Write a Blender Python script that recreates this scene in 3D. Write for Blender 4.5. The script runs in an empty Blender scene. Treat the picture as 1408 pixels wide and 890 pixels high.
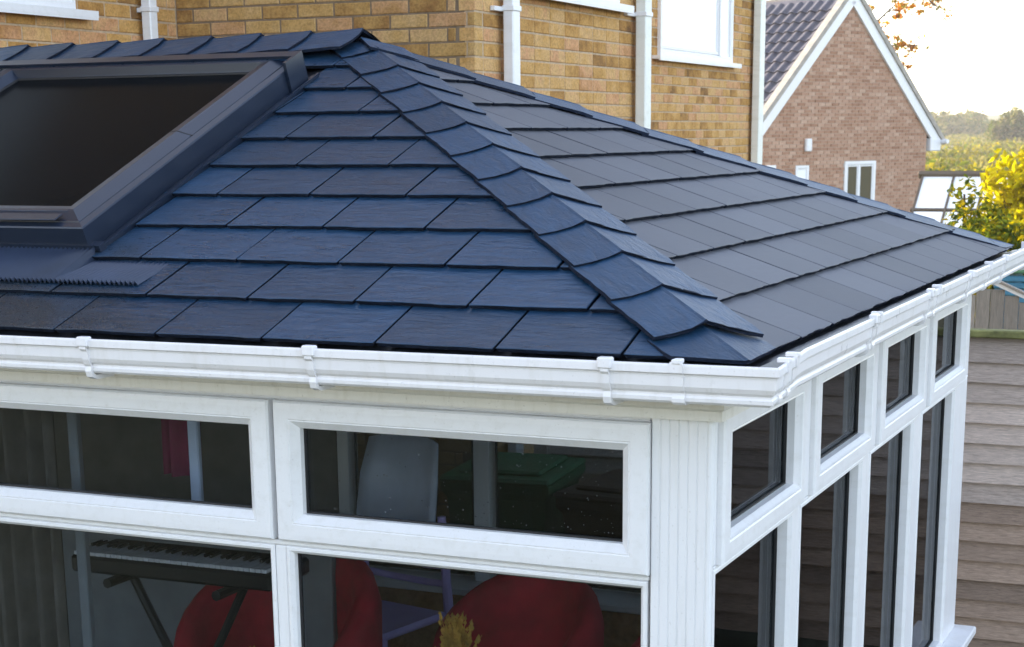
import bpy, math, random
from mathutils import Vector, Matrix, Quaternion
random.seed(11)
scene = bpy.context.scene
COL = scene.collection
RAD = math.radians

# ------------------------------------------------------------------ camera
cd = bpy.data.cameras.new('camera')
cam = bpy.data.objects.new('camera', cd); COL.objects.link(cam); scene.camera = cam
YAW, PITCH, ROLL = -0.4217, 0.2377, -0.0103
fwd = Vector((math.sin(YAW)*math.cos(PITCH), math.cos(YAW)*math.cos(PITCH), -math.sin(PITCH)))
rgt = Vector((math.cos(YAW), -math.sin(YAW), 0)); upv = rgt.cross(fwd)
r2 = math.cos(ROLL)*rgt + math.sin(ROLL)*upv; u2 = -math.sin(ROLL)*rgt + math.cos(ROLL)*upv
m = Matrix((r2, u2, -fwd)).transposed().to_4x4(); m.translation = Vector((1.1123, -3.5626, 0.798))
cam.matrix_world = m
cd.sensor_width = 36; cd.lens = 2348.68/1408*36; cd.shift_y = (754.13-445)/1408
cd.clip_start = 0.05; cd.clip_end = 5000
cd.dof.use_dof = True; cd.dof.focus_distance = 4.9; cd.dof.aperture_fstop = 13

# ------------------------------------------------------------------ light
SUN_YAW, SUN_EL = RAD(-72), RAD(12)
w = bpy.data.worlds.new('World'); scene.world = w; w.use_nodes = True
nt = w.node_tree; bg = nt.nodes['Background']
sky = nt.nodes.new('ShaderNodeTexSky'); sky.sky_type = 'NISHITA'; sky.sun_disc = False
sky.sun_elevation = SUN_EL; sky.sun_rotation = SUN_YAW
sky.air_density = 1.0; sky.dust_density = 1.0; sky.ozone_density = 1.6; sky.altitude = 50
hz = nt.nodes.new('ShaderNodeHueSaturation'); hz.inputs['Saturation'].default_value = .70
tn = nt.nodes.new('ShaderNodeMixRGB'); tn.blend_type = 'MULTIPLY'; tn.inputs[0].default_value = 1; tn.inputs[2].default_value = (1.055, .985, .982, 1)
nt.links.new(sky.outputs[0], hz.inputs['Color']); nt.links.new(hz.outputs[0], tn.inputs[1]); nt.links.new(tn.outputs[0], bg.inputs[0]); bg.inputs[1].default_value = 0.12
sl = bpy.data.lights.new('sun', 'SUN'); so = bpy.data.objects.new('sun', sl); COL.objects.link(so)
sdir = Vector((math.sin(SUN_YAW)*math.cos(SUN_EL), math.cos(SUN_YAW)*math.cos(SUN_EL), math.sin(SUN_EL)))
so.rotation_euler = sdir.to_track_quat('Z', 'Y').to_euler(); so.location = (5, 12, 8)
sl.energy = 2.2; sl.angle = RAD(0.8); sl.color = (1.0, 0.86, 0.66)
scene.view_settings.view_transform = 'Standard'; scene.view_settings.look = 'None'
scene.view_settings.exposure = 2.82; scene.view_settings.gamma = 1
scene.render.engine = 'CYCLES'
scene.cycles.max_bounces = 8; scene.cycles.transparent_max_bounces = 16

# ------------------------------------------------------------------ materials
class NT:
    def __init__(s, name):
        s.m = bpy.data.materials.new(name); s.m.use_nodes = True
        s.t = s.m.node_tree; s.b = s.t.nodes['Principled BSDF']; s.out = s.t.nodes['Material Output']
    def n(s, typ, **kw):
        o = s.t.nodes.new('ShaderNode'+typ)
        for k, v in kw.items(): setattr(o, k, v)
        return o
    def l(s, a, b): s.t.links.new(a, b)
    def coords(s, scale=(1, 1, 1), rot=(0, 0, 0), kind='Object'):
        tc = s.n('TexCoord'); mp = s.n('Mapping'); mp.inputs['Scale'].default_value = scale; mp.inputs['Rotation'].default_value = rot
        s.l(tc.outputs[kind], mp.inputs[0]); return mp.outputs[0]
    def noise(s, vec, scale, detail=4, rough=.55, dist=0):
        o = s.n('TexNoise'); o.inputs['Scale'].default_value = scale; o.inputs['Detail'].default_value = detail
        o.inputs['Roughness'].default_value = rough; o.inputs['Distortion'].default_value = dist
        if vec is not None: s.l(vec, o.inputs['Vector'])
        return o.outputs['Fac']
    def ramp(s, fac, stops):
        o = s.n('ValToRGB'); e = o.color_ramp.elements
        while len(e) < len(stops): e.new(.5)
        for i, (p, c) in enumerate(stops):
            e[i].position = p; e[i].color = (c[0], c[1], c[2], 1) if hasattr(c, '__len__') else (c, c, c, 1)
        s.l(fac, o.inputs[0]); return o.outputs[0]
    def mix(s, fac, a, b, mode='MIX'):
        o = s.n('MixRGB', blend_type=mode)
        for i, v in enumerate((fac, a, b)):
            if hasattr(v, 'is_linked') or hasattr(v, 'links'): s.l(v, o.inputs[i])
            elif i == 0: o.inputs[0].default_value = v
            else: o.inputs[i].default_value = (v[0], v[1], v[2], 1)
        return o.outputs[0]
    def math(s, op, a, b=None):
        o = s.n('Math', operation=op)
        for i, v in enumerate((a, b)):
            if v is None: continue
            if hasattr(v, 'links'): s.l(v, o.inputs[i])
            else: o.inputs[i].default_value = v
        return o.outputs[0]
    def bump(s, h, strength=.3, dist=.01):
        o = s.n('Bump'); o.inputs['Strength'].default_value = strength; o.inputs['Distance'].default_value = dist
        s.l(h, o.inputs['Height']); s.l(o.outputs[0], s.b.inputs['Normal']); return o
    def set(s, **kw):
        for k, v in kw.items():
            i = s.b.inputs[k.replace('_', ' ')]
            if hasattr(v, 'links'): s.l(v, i)
            elif hasattr(v, '__len__') and len(v) == 3: i.default_value = (*v, 1)
            else: i.default_value = v
        return s

def simple(name, c, rough=.5, var=.15, scale=8, bump=0, bscale=60, bd=.003, **kw):
    q = NT(name); v = q.coords(); f = q.noise(v, scale, 5)
    col = q.ramp(f, [(.3, [x*(1-var) for x in c]), (.7, [min(1, x*(1+var)) for x in c])])
    q.set(Base_Color=col, Roughness=rough, **kw)
    if bump: q.bump(q.noise(v, bscale, 5, .65), bump, bd)
    return q.m

def slate_mat(name, dark, light, r0, r1, streak_rot=.25, stain=True, bs=1.0):
    q = NT(name)
    v = q.coords((1, 1, 1)); info = q.n('ObjectInfo')
    add = q.n('VectorMath', operation='ADD'); q.l(v, add.inputs[0])
    cmb = q.n('CombineXYZ'); k = q.math('MULTIPLY', info.outputs['Random'], 37.0); q.l(k, cmb.inputs[0]); q.l(k, cmb.inputs[1])
    q.l(cmb.outputs[0], add.inputs[1])
    mp = q.n('Mapping'); mp.inputs['Rotation'].default_value = (0, 0, streak_rot); mp.inputs['Scale'].default_value = (11, 44, 11)
    q.l(add.outputs[0], mp.inputs[0])
    riven = q.noise(mp.outputs[0], 1.0, 7, .62, .8)
    fine = q.noise(add.outputs[0], 90, 4, .6)
    big = q.noise(v, 1.7, 3)
    c = q.ramp(riven, [(.28, dark), (.72, light)])
    tint = q.math('ADD', q.math('MULTIPLY', info.outputs['Random'], .42), .78)
    hs = q.n('HueSaturation'); q.l(c, hs.inputs['Color']); q.l(tint, hs.inputs['Value'])
    col = hs.outputs[0]
    rgh = q.ramp(q.math('ADD', q.math('MULTIPLY', riven, .6), q.math('MULTIPLY', big, .4)), [(.3, r0), (.7, r1)])
    if stain:
        # damp, mossy patch low on the slope below the roof window
        sx = q.n('SeparateXYZ'); q.l(v, sx.inputs[0])
        a = q.math('MULTIPLY', q.math('ADD', sx.outputs[0], 1.55), -1.6)
        b = q.math('MULTIPLY', sx.outputs[1], -1.2)
        f = q.math('ADD', q.math('ADD', a, b), q.math('MULTIPLY', q.noise(v, 5, 5), 1.3))
        f = q.ramp(f, [(.35, 0), (1.0, 1)])
        # rain still lying on the slates to the right of the pleated apron
        wa = q.math('MULTIPLY', q.math('ABSOLUTE', q.math('ADD', sx.outputs[0], 1.52)), -2.6)
        wb_ = q.math('MULTIPLY', sx.outputs[1], -1.5)
        wet = q.ramp(q.math('ADD', q.math('ADD', q.math('ADD', wa, wb_), 1.0), q.math('MULTIPLY', q.math('SUBTRACT', q.noise(mp.outputs[0], .55, 4), .5), 2.2)), [(.30, 0), (.62, 1)])
        rgh = q.mix(q.math('MULTIPLY', wet, .9), rgh, (.10, .10, .10))
        spk = q.ramp(q.noise(v, 150, 2), [(.45, 0), (.62, 1)])
        col = q.mix(q.math('MULTIPLY', f, .75), col, (.012, .014, .012))
        rgh = q.mix(q.math('MULTIPLY', f, .8), rgh, q.ramp(spk, [(0, .5), (1, .22)]))
    q.set(Base_Color=col, Roughness=rgh)
    q.b.inputs['Specular IOR Level'].default_value = .38
    h = q.math('ADD', riven, q.math('MULTIPLY', fine, .22))
    q.bump(h, bs, .005)
    return q.m

def brick_mat(name, pal, contrast=1.0):
    q = NT(name); v = q.coords(); info = q.n('ObjectInfo')
    add = q.n('VectorMath', operation='ADD'); q.l(v, add.inputs[0]); k = q.math('MULTIPLY', info.outputs['Random'], 51.0)
    cmb = q.n('CombineXYZ'); q.l(k, cmb.inputs[0]); q.l(k, cmb.inputs[2]); q.l(cmb.outputs[0], add.inputs[1])
    n = len(pal); c = q.n('ValToRGB'); c.color_ramp.interpolation = 'CONSTANT' if False else 'LINEAR'
    e = c.color_ramp.elements
    while len(e) < n: e.new(.5)
    for i in range(n): e[i].position = i/(n-1); e[i].color = (*pal[i], 1)
    blot = q.noise(add.outputs[0], 9, 4, .6)
    f = q.math('ADD', q.math('MULTIPLY', info.outputs['Random'], .75), q.math('MULTIPLY', q.math('SUBTRACT', blot, .38), .85))
    q.l(f, c.inputs[0])
    sp = q.ramp(q.noise(add.outputs[0], 70, 4, .7), [(.3, .62), (.6, 1.05)])
    col = q.mix(1.0, c.outputs[0], sp, 'MULTIPLY')
    q.set(Base_Color=col, Roughness=.85); q.b.inputs['Specular IOR Level'].default_value = .2
    q.bump(q.noise(add.outputs[0], 55, 6, .7), .6, .006)
    return q.m

def islandbrick_mat(name, pal):
    """for joined brickwork: colour varies per mesh island"""
    q = NT(name); v = q.coords(); geo = q.n('NewGeometry')
    c = q.n('ValToRGB'); e = c.color_ramp.elements
    while len(e) < len(pal): e.new(.5)
    for i in range(len(pal)): e[i].position = i/(len(pal)-1); e[i].color = (*pal[i], 1)
    f = q.math('ADD', q.math('MULTIPLY', geo.outputs['Random Per Island'], .8), q.math('MULTIPLY', q.math('SUBTRACT', q.noise(v, 6, 4), .4), .8))
    q.l(f, c.inputs[0])
    sp = q.ramp(q.noise(v, 40, 4, .7), [(.3, .7), (.6, 1.05)])
    q.set(Base_Color=q.mix(1.0, c.outputs[0], sp, 'MULTIPLY'), Roughness=.88)
    q.b.inputs['Specular IOR Level'].default_value = .2
    return q.m

def pvc_mat(name, c, rough=.3, dirt=.25):
    q = NT(name); v = q.coords((1, 1, 1)); v2 = q.coords((9, 9, 1.3))
    d = q.math('MULTIPLY', q.ramp(q.noise(v2, 3.5, 6, .65), [(.5, 0), (.78, 1)]), dirt)
    g = q.math('MULTIPLY', q.ramp(q.noise(v, 160, 2), [(.66, 0), (.74, 1)]), dirt*.9)
    col = q.mix(d, c, (c[0]*.66, c[1]*.63, c[2]*.54)); col = q.mix(g, col, (.3, .28, .24))
    q.set(Base_Color=col, Roughness=q.ramp(q.noise(v, 12, 4), [(.3, rough), (.7, rough+.15)]))
    q.bump(q.noise(v, 35, 3), .05, .002)
    return q.m

def glass_mat(name, tint, ior=1.5, rough=.0):
    q = NT(name); q.t.nodes.remove(q.b)
    tr = q.n('BsdfTransparent'); tr.inputs[0].default_value = (*tint, 1)
    gl = q.n('BsdfGlossy'); gl.inputs['Roughness'].default_value = rough; gl.inputs[0].default_value = (.95, .97, 1, 1)
    v = q.coords(); bp = q.n('Bump'); bp.inputs['Strength'].default_value = .04; bp.inputs['Distance'].default_value = .004
    q.l(q.noise(v, 2.2, 2), bp.inputs['Height']); q.l(bp.outputs[0], gl.inputs['Normal'])
    fr = q.n('Fresnel'); fr.inputs[0].default_value = ior
    mx = q.n('MixShader'); q.l(fr.outputs[0], mx.inputs[0]); q.l(tr.outputs[0], mx.inputs[1]); q.l(gl.outputs[0], mx.inputs[2])
    q.l(mx.outputs[0], q.out.inputs[0]); return q.m

def leaf_mat(name, c1, c2, trans=.5):
    q = NT(name); q.t.nodes.remove(q.b); geo = q.n('NewGeometry')
    col = q.ramp(geo.outputs['Random Per Island'], [(0, c1), (1, c2)])
    d = q.n('BsdfDiffuse'); t = q.n('BsdfTranslucent'); q.l(col, d.inputs[0])
    hs = q.n('HueSaturation'); hs.inputs['Value'].default_value = 1.5; hs.inputs['Saturation'].default_value = 1.1
    q.l(col, hs.inputs['Color']); q.l(hs.outputs[0], t.inputs[0])
    mx = q.n('MixShader'); mx.inputs[0].default_value = trans; q.l(d.outputs[0], mx.inputs[1]); q.l(t.outputs[0], mx.inputs[2])
    q.l(mx.outputs[0], q.out.inputs[0]); return q.m

def wood_mat(name, c, stretch=(1.2, 14, 14), var=.4):
    q = NT(name); v = q.coords(stretch); info = q.n('ObjectInfo')
    add = q.n('VectorMath', operation='ADD'); q.l(v, add.inputs[0]); k = q.math('MULTIPLY', info.outputs['Random'], 43.0)
    cmb = q.n('CombineXYZ'); q.l(k, cmb.inputs[0]); q.l(k, cmb.inputs[1]); q.l(cmb.outputs[0], add.inputs[1])
    g = q.noise(add.outputs[0], 2.2, 7, .65, .6)
    col = q.ramp(g, [(.25, [x*(1-var) for x in c]), (.5, c), (.75, [x*(1+var) for x in c])])
    hs = q.n('HueSaturation'); q.l(col, hs.inputs['Color']); q.l(q.math('ADD', q.math('MULTIPLY', info.outputs['Random'], .5), .75), hs.inputs['Value'])
    q.set(Base_Color=hs.outputs[0], Roughness=.85); q.b.inputs['Specular IOR Level'].default_value = .2
    q.bump(g, .5, .004); return q.m

MAT = {}
MAT['slate'] = slate_mat('slate', (.005, .026, .060), (.017, .053, .112), .22, .40)
MAT['slate_end'] = slate_mat('slate_sky_glare', (.068, .072, .088), (.084, .090, .108), .58, .64, stain=False, bs=.2)  # same slate, base colour lightened to carry the sky glare on the end slope
MAT['hip'] = slate_mat('hip_slate', (.005, .026, .060), (.017, .053, .112), .42, .54, streak_rot=-.5, stain=False)
MAT['slate_edge'] = simple('shaded_slate_edge', (.011, .016, .030), .9, .4, 40, .6, 90, Specular_IOR_Level=.1)  # matt edge, shadow along courses and joints put into its darker colour
MAT['pvc'] = pvc_mat('white_upvc', (.745, .745, .755), .28, .26)
MAT['pvc_gutter'] = pvc_mat('white_gutter_plastic', (.77, .755, .765), .25, .34)
MAT['pvc_cream'] = pvc_mat('weathered_white_fascia', (.74, .72, .67), .35, .45)
MAT['pvc_green'] = pvc_mat('algae_tinted_white_pipe', (.74, .76, .72), .35, .5)
MAT['rubber'] = simple('black_rubber', (.012, .012, .013), .6)
MAT['black'] = simple('black_eave_plastic', (.016, .018, .024), .38, bump=.2)
MAT['frame_dark'] = simple('dark_grey_coated_metal', (.010, .017, .034), .34, .12, 5, .08, 40)
MAT['lead'] = simple('dark_grey_lead', (.022, .034, .066), .36, .3, 6, .2, 30)
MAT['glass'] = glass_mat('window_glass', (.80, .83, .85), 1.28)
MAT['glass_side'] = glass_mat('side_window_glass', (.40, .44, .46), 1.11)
q = NT('roof_window_glass'); q.set(Base_Color=(.006, .007, .008), Roughness=.16, IOR=1.045)
q.bump(q.noise(q.coords(), 1.2, 2), .05, .01); MAT['roofglass'] = q.m
q = NT('house_window_glass'); q.set(Base_Color=(.88, .89, .90), Roughness=.06); q.b.inputs['Specular IOR Level'].default_value = 1.0; MAT['houseglass'] = q.m
q = NT('dark_house_window_glass'); q.set(Base_Color=(.08, .07, .04), Roughness=.08); MAT['houseglass_dark'] = q.m
PAL_A = [(.20, .10, .04), (.42, .22, .065), (.55, .315, .105), (.60, .37, .16), (.58, .31, .155), (.38, .185, .055)]
PAL_X = [(.28, .145, .05), (.43, .25, .085), (.50, .31, .115), (.54, .35, .16), (.52, .30, .15), (.40, .22, .075)]
PAL_C = [(.31, .165, .105), (.40, .23, .15), (.45, .275, .19), (.53, .365, .265)]
MAT['brick'] = brick_mat('yellow_stock_brick', PAL_A)
MAT['brick_x'] = brick_mat('buff_brick', PAL_X)
MAT['brick_j'] = islandbrick_mat('joined_buff_brick', PAL_A)
MAT['brick_c'] = islandbrick_mat('pink_brown_brick', PAL_C)
MAT['mortar'] = simple('mortar', (.44, .33, .22), .95, .2, 30, .4, 80)
MAT['mortar_x'] = simple('brown_mortar', (.20, .145, .095), .95, .2, 30, .4, 80)
MAT['mortar_c'] = simple('pink_mortar', (.36, .27, .21), .95, .15, 20)
MAT['ctile'] = simple('purple_grey_concrete_tile', (.060, .055, .072), .55, .25, 5, .3, 40)
MAT['verge'] = simple('grey_mortar_verge', (.34, .31, .27), .9)
MAT['fence'] = wood_mat('weathered_fence_wood', (.50, .41, .355), (8, 95, 95), .38)
MAT['fence_brown'] = wood_mat('brown_fence_wood', (.36, .265, .205), (8, 95, 95), .45)
MAT['shedwood'] = wood_mat('grey_shed_wood', (.34, .30, .25), (60, 60, 5), .3)
MAT['moss'] = simple('mossy_wood', (.19, .19, .07), .95, .5, 14, .5, 60)
MAT['carpet'] = simple('dark_carpet', (.07, .06, .055), .95)
MAT['plaster'] = simple('interior_plaster', (.16, .15, .135), .9)
MAT['red'] = simple('dark_red_velvet', (.42, .012, .03), .8, .35, 6, .3, 30)
MAT['curtain'] = simple('taupe_curtain_cloth', (.12, .105, .09), .9, .3)
MAT['maroon'] = simple('maroon_curtain_cloth', (.26, .02, .08), .9, .3)
MAT['lavender'] = simple('lavender_plastic', (.58, .46, .88), .4, .1)
MAT['bluewhite'] = simple('pale_blue_plastic', (.62, .70, .88), .4, .1)
MAT['keysw'] = simple('ivory_key_plastic', (.80, .80, .84), .3, .03)
MAT['blackp'] = simple('black_plastic', (.014, .014, .016), .35)
MAT['greyboard'] = simple('grey_painted_board', (.20, .215, .23), .6, .12)
MAT['gold'] = simple('golden_dried_grass', (.62, .34, .06), .8, .5, 20)
MAT['green'] = simple('green_bin_plastic', (.012, .16, .06), .45, .2)
MAT['brownp'] = simple('brown_bin_plastic', (.075, .035, .025), .5, .2)
MAT['bark'] = simple('dark_bark', (.07, .05, .035), .9, .3, 9, .5, 30)
MAT['blue'] = simple('blue_ribbed_plastic', (.06, .22, .34), .45, .2)
MAT['palegreen'] = simple('pale_green_plastic', (.10, .24, .12), .5, .2)
MAT['tim'] = simple('dark_greenhouse_timber', (.10, .075, .05), .8)
q = NT('white_glazing'); q.set(Base_Color=(.88, .88, .86), Roughness=.15, Transmission_Weight=.0); q.b.inputs['Specular IOR Level'].default_value = .8; q.b.inputs['Subsurface Weight'].default_value = 0
MAT['glazing'] = q.m
q = NT('lawn'); v = q.coords(); q.set(Base_Color=q.ramp(q.noise(v, .35, 6, .7), [(.3, (.025, .032, .012)), (.7, (.06, .06, .022))]), Roughness=.95)
q.bump(q.noise(v, 3, 6, .7), .6, .08); MAT['grass'] = q.m
q = NT('rough_pasture'); v = q.coords(); q.set(Base_Color=q.ramp(q.noise(v, .06, 7, .7), [(.3, (.05, .06, .02)), (.55, (.14, .13, .045)), (.75, (.20, .17, .06))]), Roughness=.95)
q.bump(q.noise(v, .6, 6, .7), .8, .5); MAT['pasture'] = q.m
MAT['leaf_yellow'] = leaf_mat('bright_yellow_leaf', (.30, .27, .012), (.46, .42, .03), .5)
MAT['leaf_yolive'] = leaf_mat('olive_yellow_leaf', (.13, .12, .012), (.30, .24, .02), .5)
MAT['leaf_green'] = leaf_mat('mid_green_leaf', (.07, .10, .015), (.18, .19, .03), .45)
MAT['leaf_dkgreen'] = leaf_mat('dark_green_leaf', (.035, .055, .012), (.09, .11, .02), .4)
MAT['leaf_orange'] = leaf_mat('orange_autumn_leaf', (.40, .12, .006), (.55, .24, .012), .45)
MAT['leaf_far'] = leaf_mat('far_hedge_leaf', (.10, .10, .035), (.22, .19, .07), .45)

# ------------------------------------------------------------------ mesh helpers
WM = {}
def wm(o): return WM.get(o.name, Matrix.Identity(4))
def place(o, parent=None, M=None):
    M = M or Matrix.Identity(4); COL.objects.link(o); WM[o.name] = M
    if parent is not None:
        o.parent = parent; P = wm(parent); o.matrix_parent_inverse = P.inverted()
    o.matrix_basis = M
    return o
def tag(o, label=None, cat=None, group=None, kind=None):
    if label: o['label'] = label
    if cat: o['category'] = cat
    if group: o['group'] = group
    if kind: o['kind'] = kind
    return o
def thing(name, label, cat, loc=(0, 0, 0), group=None):
    o = bpy.data.objects.new(name, None); o.empty_display_size = .2
    place(o, None, Matrix.Translation(Vector(loc))); return tag(o, label, cat, group)
def frame(o, a, b, n):
    M = Matrix((Vector(a).normalized(), Vector(b).normalized(), Vector(n).normalized())).transposed().to_4x4(); M.translation = Vector(o); return M

class MB:
    def __init__(s): s.v = []; s.f = []; s.mi = []
    def add(s, vs, fs, mi=0):
        k = len(s.v); s.v += [tuple(x) for x in vs]; s.f += [tuple(i+k for i in f) for f in fs]; s.mi += [mi]*len(fs); return s
    def box(s, x0, x1, y0, y1, z0, z1, bev=0, mi=0):
        if not bev:
            vs = [(x, y, z) for z in (z0, z1) for y in (y0, y1) for x in (x0, x1)]
            return s.add(vs, [(0, 2, 3, 1), (4, 5, 7, 6), (0, 1, 5, 4), (2, 6, 7, 3), (0, 4, 6, 2), (1, 3, 7, 5)], mi)
        b = min(bev, (x1-x0)*.45, (y1-y0)*.45, (z1-z0)*.45)
        X = (x0, x1); Y = (y0, y1); Z = (z0, z1); vs = []; ids = {}
        for i in (0, 1):
            for j in (0, 1):
                for k in (0, 1):
                    sx, sy, sz = (1-2*i)*b, (1-2*j)*b, (1-2*k)*b
                    for ax, p in enumerate([(X[i], Y[j]+sy, Z[k]+sz), (X[i]+sx, Y[j], Z[k]+sz), (X[i]+sx, Y[j]+sy, Z[k])]):
                        ids[i, j, k, ax] = len(vs); vs.append(p)
        fs = []
        def g(*k): return ids[k]
        for i in (0, 1):
            q = [g(i, 0, 0, 0), g(i, 1, 0, 0), g(i, 1, 1, 0), g(i, 0, 1, 0)]; fs.append(q if i else q[::-1])
            q = [g(0, i, 0, 1), g(1, i, 0, 1), g(1, i, 1, 1), g(0, i, 1, 1)]; fs.append(q[::-1] if i else q)
            q = [g(0, 0, i, 2), g(1, 0, i, 2), g(1, 1, i, 2), g(0, 1, i, 2)]; fs.append(q if i else q[::-1])
        for j in (0, 1):
            for k in (0, 1):
                fs.append([g(0, j, k, 1), g(1, j, k, 1), g(1, j, k, 2), g(0, j, k, 2)])
                fs.append([g(j, 0, k, 0), g(j, 1, k, 0), g(j, 1, k, 2), g(j, 0, k, 2)])
                fs.append([g(j, k, 0, 0), g(j, k, 1, 0), g(j, k, 1, 1), g(j, k, 0, 1)])
        for i in (0, 1):
            for j in (0, 1):
                for k in (0, 1): fs.append([g(i, j, k, 0), g(i, j, k, 1), g(i, j, k, 2)])
        return s.add(vs, fs, mi)
    def prism(s, poly, h0, h1, mi=0):
        """poly = list of (u,v) CCW; h0/h1 floats or functions (u,v)"""
        n = len(poly); H0 = h0 if callable(h0) else (lambda u, v: h0); H1 = h1 if callable(h1) else (lambda u, v: h1)
        vs = [(u, v, H0(u, v)) for u, v in poly]+[(u, v, H1(u, v)) for u, v in poly]
        fs = [tuple(range(n))[::-1], tuple(range(n, 2*n))]+[(i, (i+1) % n, n+(i+1) % n, n+i) for i in range(n)]
        return s.add(vs, fs, mi)
    def tube(s, pts, rad, seg=8, cap=True, mi=0):
        pts = [Vector(p) for p in pts]; n = len(pts); rs = rad if hasattr(rad, '__len__') else [rad]*n
        vs = []; 
        for i, p in enumerate(pts):
            d = (pts[min(i+1, n-1)]-pts[max(i-1, 0)]).normalized()
            a = d.cross(Vector((0, 0, 1)) if abs(d.z) < .9 else Vector((1, 0, 0))).normalized(); b = d.cross(a)
            for k in range(seg):
                t = 2*math.pi*k/seg; vs.append(p+rs[i]*(math.cos(t)*a+math.sin(t)*b))
        fs = [(i*seg+k, i*seg+(k+1) % seg, (i+1)*seg+(k+1) % seg, (i+1)*seg+k) for i in range(n-1) for k in range(seg)]
        if cap: fs += [tuple(range(seg))[::-1], tuple(range((n-1)*seg, n*seg))]
        return s.add(vs, fs, mi)
    def sweep(s, prof, sections, closed=True, cap=True, mi=0):
        """prof pts count n; sections = list of lists of 3d points (each len n)"""
        n = len(sections[0]); vs = [p for sec in sections for p in sec]; fs = []
        rng = n if closed else n-1
        for i in range(len(sections)-1):
            for k in range(rng): fs.append((i*n+k, i*n+(k+1) % n, (i+1)*n+(k+1) % n, (i+1)*n+k))
        if cap: fs += [tuple(range(n))[::-1], tuple(range((len(sections)-1)*n, len(sections)*n))]
        return s.add(vs, fs, mi)
    def rings(s, rect, prof, mi=0, kt=1.0):
        """mitred picture frame: rect (x0,x1,y0,y1); prof [(inset, height)]"""
        x0, x1, y0, y1 = rect; vs = []
        for d, h in prof: vs += [(x0+d, y0+d, h), (x1-d, y0+d, h), (x1-d, y1-d*kt, h), (x0+d, y1-d*kt, h)]
        fs = [(i*4+k, i*4+(k+1) % 4, (i+1)*4+(k+1) % 4, (i+1)*4+k) for i in range(len(prof)-1) for k in range(4)]
        return s.add(vs, fs, mi)
    def mesh(s, name, mats, smooth=False):
        me = bpy.data.meshes.new(name); me.from_pydata(s.v, [], s.f)
        for m_ in (mats if isinstance(mats, (list, tuple)) else [mats]): me.materials.append(m_)
        if any(s.mi): me.polygons.foreach_set('material_index', s.mi)
        import bmesh
        bm = bmesh.new(); bm.from_mesh(me); bmesh.ops.recalc_face_normals(bm, faces=bm.faces); bm.to_mesh(me); bm.free()
        if smooth: me.polygons.foreach_set('use_smooth', [True]*len(me.polygons))
        me.update(); return me
    def obj(s, name, mats, parent=None, M=None, smooth=False):
        return place(bpy.data.objects.new(name, s.mesh(name, mats, smooth)), parent, M)

def clip(poly, a, b, c):
    """keep a*u+b*v<=c"""
    out = []; n = len(poly)
    for i in range(n):
        p, q_ = poly[i], poly[(i+1) % n]; dp = a*p[0]+b*p[1]-c; dq = a*q_[0]+b*q_[1]-c
        if dp <= 0: out.append(p)
        if dp*dq < 0:
            t = dp/(dp-dq); out.append((p[0]+t*(q_[0]-p[0]), p[1]+t*(q_[1]-p[1])))
    return out
def area(poly): return .5*sum(poly[i][0]*poly[(i+1) % len(poly)][1]-poly[(i+1) % len(poly)][0]*poly[i][1] for i in range(len(poly)))

# ------------------------------------------------------------------ ground, field, hills
GZ = -1.9
def sheet(name, mat_, fn, nx, ny):
    mb = MB(); vs = [fn(i/nx, j/ny) for j in range(ny+1) for i in range(nx+1)]
    mb.add(vs, [(j*(nx+1)+i, j*(nx+1)+i+1, (j+1)*(nx+1)+i+1, (j+1)*(nx+1)+i) for j in range(ny) for i in range(nx)])
    return tag(mb.obj(name, mat_, smooth=True), kind='structure')
sheet('ground', MAT['grass'], lambda s, t: (-1500+3000*s, -1500+3000*t, GZ), 20, 20)
sheet('field', MAT['pasture'], lambda s, t: (-110+150*s, 60+235*t, GZ+.05+ .25*math.sin(s*9)*math.sin(t*11)+.25+1.2*t*t), 30, 40)
def hillz(s, t):
    x = -700+1400*s; y = 290+500*t
    ridge = 6.5+2.0*math.sin(x*.013+1)+1.2*math.sin(x*.041)-x*.004
    return (x, y, GZ+.3+ridge*math.sin(min(1, t*1.6)*math.pi/2))
sheet('hill', MAT['pasture'], hillz, 60, 16)

# ------------------------------------------------------------------ foliage
def leaves(mb, blobs, count, size, mats=1, shell=.55, flat=0):
    """leaf clumps: random quads scattered through ellipsoids (cx,cy,cz,rx,ry,rz)"""
    tot = sum(b[3]*b[4]*b[5] for b in blobs)**1
    for b in blobs:
        k = int(count*b[3]*b[4]*b[5]/tot)+1
        for _ in range(k):
            d = Vector((random.gauss(0, 1), random.gauss(0, 1), random.gauss(0, 1))).normalized()
            r = (shell+(1-shell)*random.random())*(1+.10*math.sin(7*d.x+b[0]*9)+.10*math.sin(8*d.z+b[2]*7))
            p = Vector((b[0]+d.x*b[3]*r, b[1]+d.y*b[4]*r, b[2]+d.z*b[5]*r))
            n = (d+Vector((random.gauss(0, .7), random.gauss(0, .7), random.gauss(0, .7)))).normalized()
            a = n.cross(Vector((random.random()-.5, random.random()-.5, random.random()-.5))).normalized(); c = n.cross(a)
            s_ = size*(.6+.8*random.random())
            mb.add([p-a*s_, p-c*s_*.45+n*s_*.12, p+a*s_, p+c*s_*.45+n*s_*.12], [(0, 1, 2, 3)], random.randrange(mats))
    return mb

def blob_cluster(c, R, n, rr, sq=1.0):
    out = []
    for _ in range(n):
        d = Vector((random.gauss(0, 1), random.gauss(0, 1), random.gauss(0, 1))).normalized()*random.random()**.4
        r = rr*(.6+.8*random.random()); out.append((c[0]+d.x*R[0], c[1]+d.y*R[1], c[2]+d.z*R[2], r, r, r*sq))
    return out

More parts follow.
